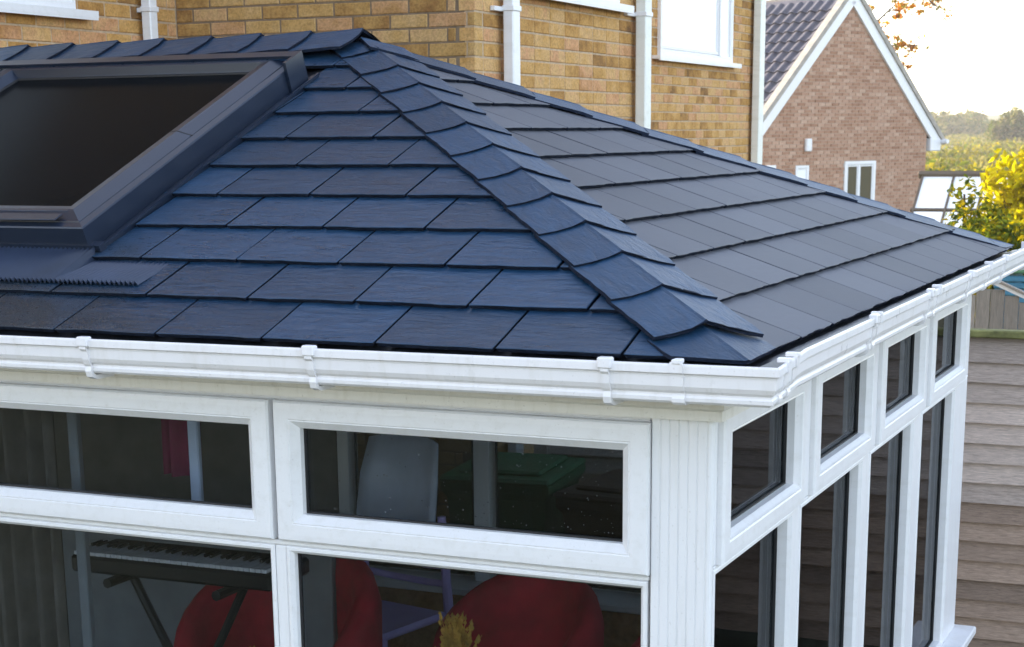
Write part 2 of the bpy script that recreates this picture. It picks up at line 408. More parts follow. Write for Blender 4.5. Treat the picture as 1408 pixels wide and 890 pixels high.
def bush(name, label, cat, base, R, height, n, rr, count, size, mats, group=None):
    t = thing(name, label, cat, base, group)
    c = (base[0], base[1], base[2]+height*.55)
    bl = blob_cluster(c, (R, R, height*.40), n, rr)
    mb = leaves(MB(), bl, count, size, len(mats)); mb.obj('foliage', mats, t)
    st = MB()
    for b in bl[::2]:
        st.tube([(base[0], base[1], base[2]-.05), ((base[0]*.6+b[0]*.4), (base[1]*.6+b[1]*.4), base[2]+(b[2]-base[2])*.55), b[:3]], [.05, .035, .012], 5)
    st.obj('stem', MAT['bark'], t)
    return t

# ------------------------------------------------------------------ conservatory
c_p = math.cos(.386); s_p = math.sin(.386)
E_ = .0924; EZ = .315; YB = 3.79; C1 = -4.666
RUN = (YB+E_)/2; AX = E_-RUN; AY = -E_+RUN; AZ = EZ+RUN*math.tan(.386); SL = RUN/c_p
FLOOR = -1.70
cons = thing('conservatory', 'white upvc conservatory with hipped dark blue slate roof in front of the yellow brick house', 'conservatory', (-1.9, 1.6, GZ))
F_FRONT = frame((0, -E_, EZ), (1, 0, 0), (0, c_p, s_p), (0, -s_p, c_p))
F_END = frame((E_, 0, EZ), (0, 1, 0), (-c_p, 0, s_p), (s_p, 0, c_p))
F_BACK = frame((0, YB, EZ), (-1, 0, 0), (0, -c_p, s_p), (0, s_p, c_p))

# roof deck under the slates
mb = MB()
dz = -.012
P = {'a': (C1, -E_+.01, EZ+dz), 'b': (E_-.01, -E_+.01, EZ+dz), 'c': (E_-.01, YB-.01, EZ+dz), 'd': (C1, YB-.01, EZ+dz), 'x': (AX, AY, AZ+dz), 'r': (C1, AY, AZ+dz)}
vs = [P[k] for k in 'abcdxr']+[(p[0], p[1], p[2]-.07) for p in (P[k] for k in 'abcdxr')]
mb.add(vs, [(0, 1, 4, 5), (1, 2, 4), (2, 3, 5, 4), (6, 11, 10, 7), (7, 10, 8), (8, 10, 11, 9), (0, 6, 7, 1), (1, 7, 8, 2), (2, 8, 9, 3), (0, 5, 11, 6), (3, 9, 11, 5)])
mb.obj('roof_deck', MAT['black'], cons)

TH = .0125
def slate_poly(u0, u1, v0, v1, jag):
    n = 9; pts = []
    ph = random.random()*9
    for i in range(n+1):
        t = i/n; pts.append((u0+(u1-u0)*t, v0+jag*(random.random()-.5)*1.0+.0012*math.sin(t*9+ph)))
    m_ = 4
    for i in range(1, m_): pts.append((u1+jag*.5*(random.random()-.5), v0+(v1-v0)*i/m_))
    pts += [(u1, v1), (u0, v1)]
    for i in range(m_-1, 0, -1): pts.append((u0+jag*.5*(random.random()-.5), v0+(v1-v0)*i/m_))
    return pts
def slate_obj(poly, v0, g, M, mat_, tilt, name='roof_slate'):
    # top face heights: lower edge proud, dipping under the course above
    uc = sum(p[0] for p in poly)/len(poly)
    def top(u, v): return TH*1.45-(TH*1.05)*(v-v0)/g+tilt*(u-uc)
    def bot(u, v): return top(u, v)-TH
    mb = MB(); n = len(poly)
    b = .0016
    cx = sum(p[0] for p in poly)/n; cy = sum(p[1] for p in poly)/n
    inn = [(u+(b if u < cx else -b)*1.0, v+(b if v < cy else -b)) for u, v in poly]
    bt = []
    for u, v in poly:
        uu = u+(.004 if u < cx else -.004); vv = v+(.005 if v < v0+.02 else 0)
        bt.append((uu, vv))
    vs = [(u, v, bot(u, v)) for u, v in bt]+[(u, v, top(u, v)-b) for u, v in poly]+[(u, v, top(u, v)) for u, v in inn]
    fs = [tuple(range(n))[::-1], tuple(range(2*n, 3*n))]
    for k in (0, 1): fs += [(k*n+i, k*n+(i+1) % n, (k+1)*n+(i+1) % n, (k+1)*n+i) for i in range(n)]
    mb.add(vs, fs); mb.mi[:] = [1, 0]+[1]*n+[0]*n
    return mb.obj(name, [mat_, MAT['slate_edge']], cons, M)

W = .305
SK = (-3.12, -1.885, .432, 1.70)     # roof window outline on the front slope: u0,u1,v0,v1
gF = .2064
for k in range(11):
    v0 = k*gF; off = -.4845-.152*k
    j0 = int((-4.1-off)/W)-1; j1 = int((.6-off)/W)+1
    for j in range(j0, j1):
        u0 = off+j*W+.0038; u1 = off+(j+1)*W-.0038
        p = slate_poly(u0, u1, v0+(.008 if k == 0 else 0), v0+gF+.03, .004)
        p = clip(p, 1, c_p, E_-.02); p = clip(p, 0, 1, SL-.015)
        if len(p) < 3: continue
        um = (u0+u1)/2
        if v0+gF*.6 > SK[2] and v0 < SK[3]+.02 and u1 > SK[0]-.05:
            if u0 < SK[1] < u1+.0: p = clip(p, -1, 0, -SK[1])
            elif SK[0] < um < SK[1]: continue
            elif u0 < SK[0] < u1: p = clip(p, 1, 0, SK[0])
            if len(p) < 3: continue
        if area(p) < .004: continue
        slate_obj(p, v0, gF, F_FRONT, MAT['slate'], random.gauss(0, .004))
gE = .2158
for k in range(10):
    v0 = k*gE; off = .364-.183*k if k < 2 else .364-.183-.1525*(k-1)
    for j in range(-4, 16):
        u0 = off+j*W+.0042; u1 = off+(j+1)*W-.0042
        p = slate_poly(u0, u1, v0, v0+gE+.03, .004)
        p = clip(p, -1, c_p, E_-.02); p = clip(p, 1, c_p, YB-.02); p = clip(p, 0, 1, SL-.015)
        if len(p) < 3 or area(p) < .004: continue
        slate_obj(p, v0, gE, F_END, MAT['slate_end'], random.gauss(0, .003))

# hip and ridge caps: folded slates, each end lifted over the next
def cap_mesh(L, w, ang_drop, lift, th=.0095, cut=False):
    """local x along the line (lower, proud end at x=0), y across, z up; wings drop by ang_drop per metre"""
    mb = MB(); secs = []; N = 6
    wn, wp = w
    for i in range(N+1):
        t = i/N; x = L*t; z = lift*(1-t)
        ys = [-wn, -wn*.66, -wn*.33, -.006, 0, .006, wp*.33, wp*.66, wp]
        topp = [(x+(.004*(random.random()-.5) if 0 < i < N else 0), y+(random.random()-.5)*(.004 if abs(y) > .1 else 0), z-abs(y)*ang_drop+(.002 if y == 0 else 0)+.0010*(random.random()-.5)) for y in ys]
        if i == 0: topp = [(q_[0]+.003*(random.random()-.5)-(0 if cut else .016*math.sin(math.pi*min(1, abs(q_[1])/(wn if q_[1] < 0 else wp)))), q_[1], q_[2]-(0 if cut else .10*q_[1]**2)) for q_ in topp]
        if cut: topp = [(q_[0]+.98*abs(q_[1])*max(0, 1-t*1.0), q_[1], q_[2]) for q_ in topp]
        secs.append(topp+[(a+(.003 if i == 0 else 0), b, c-th) for a, b, c in topp[::-1]])
    mb.sweep(None, secs); mb.mi = [1 if (i % 18) >= 8 else 0 for i in range(N*18)]+[1, 1]; return mb
def cap(name, p, d, L, w, mat_, sd, lift, cut=False):
    d = Vector(d).normalized(); y = Vector((0, 0, 1)).cross(d).normalized(); z = d.cross(y)
    M = Matrix((d, y, z)).transposed().to_4x4(); M.translation = Vector(p)
    return cap_mesh(L, w, sd, lift, cut=cut).obj(name, [mat_, MAT['slate_edge']], cons, M)
hipdir = Vector((AX-E_, AY+E_, AZ-EZ)); HL = hipdir.length; hd = hipdir.normalized()
# drop of each wing along the horizontal across-hip direction
def wing_drop(hd):
    y = Vector((0, 0, 1)).cross(hd).normalized(); z = hd.cross(y)
    # roof plane normal (front) : drop slope measured in (y,z)
    n = Vector((0, -s_p, c_p)); n2 = Vector((s_p, 0, c_p))
    return abs(n.dot(y)/n.dot(z))
WD = wing_drop(hd)
HF = hipdir.length/(E_-AX)
al = [0]+[.123+.1565*k for k in range(12)]
def base_up(t, a, b): return Vector((0, 0, a+(b-a)*t))
hd2 = Vector((AX-E_, AY-YB, AZ-EZ)).normalized()
for i, a_ in enumerate(al):
    L = ((al[i+1]-a_) if i+1 < len(al) else .11)*HF+(0 if i else .025)+(.03 if i+1 < len(al) else 0)
    cap('hip_tile', Vector((E_, -E_, EZ))+hd*(a_*HF-(0 if i else .025))+base_up(a_/2, .026 if i else .016, .013), hd, L, (.150, .122), MAT['hip'], WD*.93, .010, i == 0)
    cap('hip_tile', Vector((E_, YB, EZ))+hd2*(a_*HF)+base_up(a_/2, .010, .020), hd2, L, (.122, .150), MAT['hip'], WD*.93, .009, i == 0)
for i in range(13):
    p = Vector((AX-.01-.2065*i, AY, AZ+.040-.0018*i))
    cap('ridge_tile', p, (-1, 0, 0), .235, (.165, .165), MAT['hip'], math.tan(.386)*.95, .015)

# eave strip: black felt support tray under the slates, running into the gutter
mb = MB()
def path_pts(out, z, y0=-4.6):   # front run -> corner -> end run
    return [(C1, -out, z), (out, -out, z), (out, YB+.05, z)]
prof = [(.02, .285), (.085, .311), (.100, .314), (.112, .311), (.128, .292), (.150, .268), (.146, .264), (.122, .284), (.104, .298), (.02, .27)]
secs = [[path_pts(o, z)[i] for o, z in prof] for i in range(3)]
mb.sweep(None, secs); mb.obj('eave_strip', MAT['black'], cons)

# gutter: square-ogee profile swept round the corner, thin walled
GT = .333
def gfall(x, side='f'): return .0060*max(-3, x) if side == 'f' else .014*min(1, max(0, (x+.2)/.22))+.0015*x
gout = [(.200, 0), (.2015, -.004), (.2015, -.019), (.196, -.0225), (.1945, -.027), (.193, -.048), (.188, -.058), (.181, -.064), (.181, -.068), (.184, -.072), (.183, -.080), (.176, -.086), (.12, -.088), (.095, -.086), (.092, -.045)]
gin = [(.0955, -.045), (.098, -.082), (.12, -.084), (.174, -.082), (.178, -.062), (.188, -.045), (.190, -.022), (.1955, -.016), (.1955, 0)]
def gutter_path(o, z, i, x0=C1, y1=YB+.24): return [(x0, -o, GT+z+gfall(-3)), (o, -o, GT+z), (o, .02, GT+z+gfall(.02, 'e')), (o, y1, GT+z+gfall(y1, 'e'))][i]
gut = MB(); prof = gout+gin
gut.sweep(None, [[gutter_path(o, z, i) for o, z in prof] for i in range(4)])
gutter = gut.obj('gutter', MAT['pvc_gutter'], cons)
def band(x, side, wd, grow, name='gutter_bracket', hook=True):
    mb = MB(); g = grow; outer = gout[:13]
    pr = [(o+g, z+(g if z > -.01 else 0)-(g if z < -.07 else 0)) for o, z in outer]+[(o-.0006, z) for o, z in outer[::-1]]
    if side == 'f': secs = [[(x+dx, -o, GT+z+gfall(x)) for o, z in pr] for dx in (-wd, wd)]
    else: secs = [[(o, x+dx, GT+z+gfall(x, 'e')) for o, z in pr] for dx in (-wd, wd)]
    mb.sweep(None, secs)
    if hook:
        b = (.178, .2075, .006, .014)
        if side == 'f': mb.box(x-wd*.7, x+wd*.7, -.2075, -.178, GT-.001+gfall(x), GT+.009+gfall(x), .002)
        else: mb.box(.178, .2075, x-wd*.7, x+wd*.7, GT-.001+gfall(x, 'e'), GT+.009+gfall(x, 'e'), .002)
    return mb.obj(name, MAT['pvc_gutter'], gutter)
def strap(x, side):
    """support bracket: a thin hooked arm round the trough with a foot on the fascia"""
    mb = MB(); wd = .009
    pr = [(.2045, .004), (.2065, -.004), (.2060, -.022), (.1995, -.028), (.1975, -.048), (.192, -.060), (.187, -.066), (.189, -.078), (.184, -.092), (.165, -.100), (.10, -.100), (.085, -.080),
          (.095, -.0875), (.17, -.0885), (.1775, -.084), (.1835, -.074), (.181, -.066), (.187, -.056), (.1925, -.047), (.194, -.026), (.201, -.02), (.2012, -.002)]
    for dx in (0,):
        if side == 'f': mb.sweep(None, [[(x+d, -o, GT+z+gfall(x)) for o, z in pr] for d in (-wd, wd)])
        else: mb.sweep(None, [[(o, x+d, GT+z+gfall(x, 'e')) for o, z in pr] for d in (-wd, wd)])
    if side == 'f': mb.box(x-.016, x+.016, -.209, -.186, GT-.016+gfall(x), GT+.008+gfall(x), .003)
    else: mb.box(.186, .209, x-.016, x+.016, GT-.016+gfall(x, 'e'), GT+.008+gfall(x, 'e'), .003)
    return mb.obj('gutter_bracket', MAT['pvc_gutter'], gutter)
for x in (-3.2, -2.3, -1.531, -.899, -.177): strap(x, 'f')
band(-.018, 'f', .014, .0035, 'gutter_union')
for y in (.69, 1.425, 2.12, 2.85, 3.55): strap(y, 'e')
for y in (-.132, -.068, .74, 1.55, 2.50): band(y, 'e', .011, .0035, 'gutter_union')
mb = MB(); mb.box(.090, .203, YB+.235, YB+.243, GT-.092, GT+.002, .002); mb.obj('gutter_end_cap', MAT['pvc_gutter'], gutter)

# fascia / eaves beam under the gutter
mb = MB()
prof = [(.000, .298), (.088, .298), (.088, .280), (.085, .268), (.052, .250), (.036, .244), (.036, .214), (.030, .208), (.030, .186), (.000, .186)]
mb.sweep(None, [[path_pts(o, z)[i] for o, z in prof] for i in range(2)]+[[(o, 3.36, z) for o, z in prof]])
mb.obj('fascia', MAT['pvc_cream'], cons)

# windows --------------------------------------------------------------
WF = frame((0, 0, 0), (1, 0, 0), (0, 0, 1), (0, -1, 0))     # front wall: a=X b=Z n=-Y
WE = frame((0, 0, 0), (0, 1, 0), (0, 0, 1), (1, 0, 0))      # end wall
WB = frame((0, 3.36, 0), (-1, 0, 0), (0, 0, 1), (0, 1, 0))  # rear wall, seen through the glass
SASH = [(0, -.03), (0, .016), (.0045, .0215), (.018, .0225), (.043, .0225), (.0455, .0205), (.048, .0215), (.053, .0165), (.064, .006), (.067, .003), (.067, -.020), (.067, -.026)]
SASH_E = [(0, -.03), (0, .016), (.0045, .0215), (.020, .0225), (.044, .0225), (.047, .0205), (.050, .0215), (.053, .0165), (.060, .007), (.062, .004), (.062, -.020), (.062, -.026)]
FIXB = [(0, -.045), (0, .0035), (.003, .006), (.010, .006), (.018, -.004), (.0195, -.022), (.0195, -.03)]
def window(M, rect, prof, name, gmat, gd, gin_, label=None):
    x0, x1, y0, y1 = rect
    wn = MB().rings(rect, prof).obj(name, MAT['pvc'], cons, M)
    d = prof[-1][0]
    MB().rings((x0+d-.004, x1-d+.004, y0+d-.004, y1-d+.004), [(0, gd-.004), (0, gd+.0065), (.0085, gd+.0065), (.0085, gd-.004)]).obj('gasket', MAT['rubber'], wn, M)
    g = MB().box(x0+d-.002, x1-d+.002, y0+d-.002, y1-d+.002, gd-.006, gd)
    g.obj('glass_pane', gmat, wn, M)
    return wn
P1 = [(-1.117, -.141), (-2.11, -1.131), (-3.11, -2.125), (-4.60, -3.125)]
for a, b in P1:
    window(WF, (a, b, -.179, .172), SASH, 'top_hung_window', MAT['glass'], -.020, .08)
L1 = [(-1.1025, -.1465), (-2.11, -1.1365), (-3.11, -2.145), (-4.60, -3.145)]
for a, b in L1:
    window(WF, (a, b, -1.195, -.196), FIXB, 'fixed_window', MAT['glass'], -.024, .02)
SASH_Y = [(.030+.822*i, .750+.822*i) for i in range(4)]
LOW_Y = [(.010, .692), (.768, 1.503), (1.600, 2.290), (2.420, 3.085)]
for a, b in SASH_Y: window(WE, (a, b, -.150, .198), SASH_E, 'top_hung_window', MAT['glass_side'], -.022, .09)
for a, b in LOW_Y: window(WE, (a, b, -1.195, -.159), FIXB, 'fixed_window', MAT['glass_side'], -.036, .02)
RX = [(.10, .70), (.76, 1.28), (1.34, 2.075), (2.155, 2.80)]
for a, b in RX:
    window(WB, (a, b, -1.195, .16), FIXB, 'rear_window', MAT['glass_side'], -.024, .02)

# posts, mullions, transoms, head and sill of the frame
mb = MB()
mb.box(C1, -.1435, .004, .06, .172, .206, .004)                 # front head
mb.box(C1, -.1435, -.004, .06, -.1958, -.182, .004)                # transom bead under the sashes
for a, b in ((-1.131, -1.117), (-2.125, -2.11), (-3.125, -3.11)): mb.box(a+.002, b-.002, .006, .06, -.18, .171)
for a, b in ((-1.1365, -1.1025), (-2.145, -2.11), (-3.145, -3.11)): mb.box(a+.0005, b-.0005, -.0035, .06, -1.195, -.1965, .003)
mb.obj('front_frame', MAT['pvc'], cons)
# corner post with fluted front face
fl = [(-.1395, .07), (-.1395, -.004)]
for i in range(6):
    a = -.1365+i*.0215
    fl += [(a, -.008), (a+.0165, -.008), (a+.018, -.0060), (a+.0200, -.0060)]
fl += [(-.006, -.008), (.000, -.006), (.003, .000), (.003, .0085), (-.05, .0085), (-.05, .07)]
mb = MB(); mb.sweep(None, [[(x, y, z) for x, y in fl] for z in (-1.195, .197)])
cp = mb.obj('corner_post', MAT['pvc'], cons)
mb = MB()
mb.box(-.06, .003, .0095, 3.36, .1985, .214, .003)
mb.box(-.06, .005, .0095, 3.36, -.1588, -.1505, .002)
ye = [.0092]+[v_ for p_ in SASH_Y for v_ in p_]+[3.36]
for i in range(0, len(ye), 2): mb.box(-.06, .004, ye[i]+.0008, ye[i+1]-.0008, -.150, .198, .002)
ye = [v_ for p_ in LOW_Y for v_ in p_][1:]+[3.36]
for i in range(0, len(ye), 2): mb.box(-.06, .0035, ye[i]+.0006, ye[i+1]-.0006, -1.195, -.1592, .003)
mb.obj('end_frame', MAT['pvc'], cons)
mb = MB()
mb.box(-4.66, -.07, 3.30, 3.358, .16, .21); mb.box(-4.66, -.07, 3.302, 3.36, -.30, -.25)
xs = [0.07, .10]
for a, b in ((.06, .10), (.70, .76), (1.28, 1.34), (2.075, 2.155), (2.80, 2.86)): mb.box(-b+.001, -a-.001, 3.298, 3.366, -1.195, .16, .003)
mb.obj('rear_frame', MAT['pvc'], cons)
mb = MB(); mb.box(C1, -2.8605, 3.297, 3.357, -1.23, .205); mb.obj('rear_wall', MAT['plaster'], cons)
mb = MB(); mb.box(-.08, .085, .0, 3.41, -1.230, -1.196, .006); mb.obj('window_sill', MAT['pvc'], cons)
mb = MB(); mb.box(C1, .085, -.085, -.001, -1.231, -1.197, .006); mb.obj('window_sill', MAT['pvc'], cons)
mb = MB(); mb.box(-4.66, -.1, 3.16, 3.44, -1.231, -1.197, .006); mb.obj('window_sill', MAT['pvc'], cons)
# dwarf wall and floor
mb = MB(); mb.box(C1, 0, .0, .1, GZ, -1.232); mb.box(-.1, 0, .1, 3.26, GZ, -1.232); mb.box(C1, 0, 3.26, 3.36, GZ, -1.232)
mb.obj('dwarf_wall', MAT['brick_j'], cons)
mb = MB(); mb.box(C1, -.1, .1, 3.26, GZ, FLOOR); mb.obj('floor_slab', MAT['carpet'], cons)
mb = MB(); mb.box(C1, -.02, .02, 3.34, .19, .2); mb.obj('ceiling', MAT['plaster'], cons)

# rain droplets left on the first upper pane
mb = MB()
for i in range(110):
    x = -.24-.80*random.random()**1.6; z = -.095+.20*random.random()**2.2; r = .0008+.0012*random.random()**2
    c = Vector((x, .0195, z)); n = 6
    mb.add([c+Vector((0, -r*.7, 0))]+[c+Vector((r*math.cos(t*math.pi/3), 0, r*1.15*math.sin(t*math.pi/3))) for t in range(6)], [(0, 1+t, 1+(t+1) % 6) for t in range(6)])
q = NT('water_droplet'); q.set(Base_Color=(.10, .11, .12), Roughness=.12); MAT['drop'] = q.m
tag(mb.obj('raindrop', MAT['drop'], cons), kind='stuff')

# ------------------------------------------------------------------ roof window
u0, u1, v0, v1 = SK
ROOFW = frame((0, -E_, EZ+.015), (1, 0, 0), (0, c_p, s_p), (0, -s_p, c_p))
mb = MB()
mb.rings((u0, u1, v0, v1), [(.0, -.015), (.0, .072), (.003, .076), (.024, .080), (.027, .074), (.030, .080), (.070, .092), (.078, .094), (.104, .091), (.122, .070), (.128, .064), (.128, .03)], kt=.5)
rw = mb.obj('roof_window', MAT['frame_dark'], cons, ROOFW)
mb = MB(); mb.box(u0+.12, u1-.12, v0+.12, v1-.055, .050, .060); mb.obj('glass_pane', MAT['roofglass'], rw, ROOFW)
mb = MB(); mb.rings((u0+.124, u1-.124, v0+.124, v1-.060), [(0, .058), (0, .0645), (.012, .0645), (.014, .0605)]).obj('gasket', MAT['rubber'], rw, ROOFW)
mb = MB()                                                     # upper cover with its turned-down ends
mb.prism([(u0-.006, v1-.034), (u1+.006, v1-.034), (u1+.006, v1+.012), (u0-.006, v1+.012)], .094, .103)
mb.prism([(u1+.0005, v1-.10), (u1+.012, v1-.10), (u1+.012, v1+.014), (u1+.0005, v1+.014)], .0, .1035)
mb.prism([(u0-.012, v1-.10), (u0-.0005, v1-.10), (u0-.0005, v1+.014), (u0-.012, v1+.014)], .012, .104)
mb.obj('cover_strip', MAT['frame_dark'], rw, ROOFW)
vm = (v0+v1)/2; jp = [(.0245, .0808), (.0295, .0806), (.070, .0928), (.078, .0948), (.104, .0918), (.121, .0712)]
mb = MB().sweep(None, [[(u1-d_, vv, h_) for d_, h_ in jp]+[(u1-d_, vv, h_-.004) for d_, h_ in jp[::-1]] for vv in (vm-.0022, vm+.0022)]); mb.obj('cover_joint', MAT['rubber'], rw, ROOFW)
mb = MB(); mb.box(u0+.09, u1-.09, v0+.006, v0+.046, .0915, .096, .002); mb.box(u0+.09, u1-.09, v0+.066, v0+.082, .088, .094, .002)
mb.obj('lower_cover', MAT['frame_dark'], rw, ROOFW)
mb = MB()                                                     # side flashing upstand beside the slates
mb.prism([(u1+.0005, v0-.0), (u1+.026, v0-.0), (u1+.026, v1+.06), (u1+.0005, v1+.06)], -.014, .004)
mb.prism([(u1+.022, v0-.0), (u1+.030, v0-.0), (u1+.030, v1+.06), (u1+.022, v1+.06)], .004, .012)
mb.obj('side_flashing', MAT['frame_dark'], rw, ROOFW)
mb = MB()                                                     # pleated apron below
ua, ub = -3.35, -1.602
N = int((ub-ua)/.0150)
va = .243; vs = []; fs = []
for i in range(N*2+1):
    x = ua+(ub-ua)*i/(N*2); right = x > -1.862; vb = .405 if right else .440
    h = .0205+(.0120 if i % 2 else 0); hb = (.0+(.005 if i % 2 else 0)) if right else .0205+(.0120 if i % 2 else 0)
    j = .002*(random.random()-.5)
    vs += [(x, va+j, h-.014), (x, vb, hb-.012), (x, va+j, h-.018)]
for i in range(N*2): k = 3*i; fs += [(k, k+3, k+4, k+1), (k+2, k+5, k+3, k)]
mb.add(vs, fs); mb.obj('pleated_apron', MAT['lead'], rw, ROOFW)
mb = MB(); vb = .436; mb.prism([(ua, vb-.004), (u1+.036, vb-.004), (u1+.036, v0+.03), (ua, v0+.03)], -.012, .022); mb.prism([(ua, vb-.012), (u1+.02, vb-.012), (u1+.02, vb-.002), (ua, vb-.002)], .012, .026)
mb.obj('apron_upstand', MAT['frame_dark'], rw, ROOFW)

# ------------------------------------------------------------------ brick houses
BL, BH, BJ = .215, .065, .010
_bc = {}
def brick_mesh(L, mat_, var):
    k = (round(L, 3), mat_.name, var)
    if k not in _bc:
        rs = random.Random(hash(k[:1]) % 999+var*7)
        d = .004; x = L/2; z = BH/2; mb = MB()
        jj = lambda: (rs.random()-.5)*.003
        vs = [(-x, -z, -.09), (x, -z, -.09), (x, z, -.09), (-x, z, -.09)]
        vs += [(-x+jj(), -z+jj(), -d), (x+jj(), -z+jj(), -d), (x+jj(), z+jj(), -d), (-x+jj(), z+jj(), -d)]
        vs += [(-x+d+jj(), -z+d+jj(), jj()*.6), (x-d+jj(), -z+d+jj(), jj()*.6), (x-d+jj(), z-d+jj(), jj()*.6), (-x+d+jj(), z-d+jj(), jj()*.6)]
        fs = [(8, 9, 10, 11)]+[(a*4+i, a*4+(i+1) % 4, a*4+4+(i+1) % 4, a*4+4+i) for a in (0, 1) for i in range(4)]
        mb.add(vs, fs); _bc[k] = mb.mesh('brick', mat_)
    return _bc[k]
def brick_rows(M, a0, a1, z0, z1, holes=(), starts=(0, .1125), skip0=None, zref=-3.0):
    """yield (a_centre, z_centre, length) of stretcher bond clipped to [a0,a1] minus holes"""
    r0 = int((z0-zref)/.075); r1 = int((z1-zref)/.075)
    for r in range(r0, r1+1):
        zc = zref+r*.075+BH/2
        lo = a0+(skip0[r % 2] if skip0 else 0)
        x = lo
        first = True
        while x < a1-.02:
            L = BL
            if first and starts[r % 2]: L = BL/2-.005
            first = False
            e = min(x+L, a1)
            segs = [(x, e)]
            for hx0, hx1, hz0, hz1 in holes:
                if hz0 < zc+.02 and zc-.02 < hz1:
                    ns = []
                    for s0, s1 in segs:
                        if s1 <= hx0 or s0 >= hx1: ns.append((s0, s1))
                        else:
                            if hx0-s0 > .03: ns.append((s0, hx0))
                            if s1-hx1 > .03: ns.append((hx1, s1))
                    segs = ns
            for s0, s1 in segs: yield ((s0+s1)/2, zc, s1-s0, r)
            x += L+BJ
def brick_parts(parent, M, it, mat_):
    for a, z, L, r in it:
        o = bpy.data.objects.new('brick', brick_mesh(L, mat_, random.randrange(4)))
        place(o, parent, M @ Matrix.Translation((a, z, .002*(random.random()-.5))))
def brick_stuff(parent, M, it, mat_, n0=0, name='brickwork'):
    mb = MB()
    for a, z, L, r in it:
        x = L/2-.002; h = BH/2-.001; d = random.random()*.003
        mb.add([(a-x, z-h, -.05), (a+x, z-h, -.05), (a+x, z+h, -.05), (a-x, z+h, -.05), (a-x, z-h, d), (a+x, z-h, d), (a+x, z+h, d), (a-x, z+h, d)],
               [(4, 5, 6, 7), (0, 1, 5, 4), (1, 2, 6, 5), (2, 3, 7, 6), (3, 0, 4, 7)])
    return tag(mb.obj(name, mat_, parent, M), kind='stuff')

C2 = -2.82; Y1 = 4.8; YA = 7.30; HT = 5.2; MR = .0045
hA = thing('brick_house', 'stepped yellow brick house directly behind the slate roof, with two white downpipes', 'house', (-6, 5, GZ))
mb = MB(); mb.box(-9, C1-MR, -1.2, Y1+.3, GZ, HT); mb.box(-9, C2-MR, Y1+MR, YA, GZ, HT+.01)
mb.obj('wall', [MAT['mortar']], hA)
HL_ = frame((C1, 0, 0), (0, 1, 0), (0, 0, 1), (1, 0, 0))
HX = frame((0, Y1, 0), (1, 0, 0), (0, 0, 1), (0, -1, 0))
HR = frame((C2, 0, 0), (0, 1, 0), (0, 0, 1), (1, 0, 0))
# windows: hole = (a0,a1,z0,z1)
wl = (2.2, 3.88, 1.44, 2.6); wr = (5.50, 6.86, 1.575, 2.7)
zt = 1.75
brick_parts(hA, HL_, brick_rows(HL_, 3.15, Y1-.004, 1.05, zt, [(wl[0], wl[1]+.0, wl[2]-.0, wl[3])], (0, .1125)), MAT['brick'])
brick_stuff(hA, HL_, brick_rows(HL_, -1.19, 3.14, GZ+.05, 5.1, [(wl[0], wl[1], wl[2]-.0, wl[3])]), MAT['brick_j'])
brick_stuff(hA, HL_, brick_rows(HL_, 3.15, Y1-.004, GZ+.05, 1.03), MAT['brick_j'])
brick_stuff(hA, HL_, brick_rows(HL_, 3.15, Y1-.004, 1.84, 5.1, [(wl[0], wl[1], wl[2]-.0, wl[3])]), MAT['brick_j'])
def xrows(z0, z1):
    return list(brick_rows(HX, C1+.004, C2, z0, z1, (), (0, .1125)))
def xfix(rows):
    out = []
    for a, z, L, r in rows:
        e = C2 if r % 2 == 0 else C2-.1125
        s0 = a-L/2; s1 = min(a+L/2, e)
        if s1-s0 > .03: out.append(((s0+s1)/2, z, s1-s0, r))
    return out
brick_parts(hA, HX, xfix(xrows(1.05, zt)), MAT['brick_x'])
brick_parts(hA, HX, [q_ for q_ in xfix(xrows(-1.0, -.55)) if q_[0] > -4.0], MAT['brick_x'])
brick_stuff(hA, HX, xfix(xrows(GZ+.05, -1.06)), MAT['brick_j']); brick_stuff(hA, HX, xfix(xrows(-.48, 1.03)), MAT['brick_j']); brick_stuff(hA, HX, xfix(xrows(1.84, 5.1)), MAT['brick_j'])
mb = MB(); mb.box(C1, C2-.06, Y1+.0042, Y1+.02, GZ, HT-.05); mb.obj('brown_mortar_joint', MAT['mortar_x'], hA)
brick_parts(hA, HR, brick_rows(HR, Y1, YA, .82, zt, [(wr[0], wr[1], wr[2]-.0, wr[3])], (0, .1125), (.1125, .0)), MAT['brick'])
brick_stuff(hA, HR, brick_rows(HR, Y1, YA, GZ+.05, .80, (), (0, .1125), (.1125, .0)), MAT['brick_j'])
brick_stuff(hA, HR, brick_rows(HR, Y1, YA, 1.84, 5.1, [(wr[0], wr[1], wr[2]-.0, wr[3])], (0, .1125), (.1125, .0)), MAT['brick_j'])

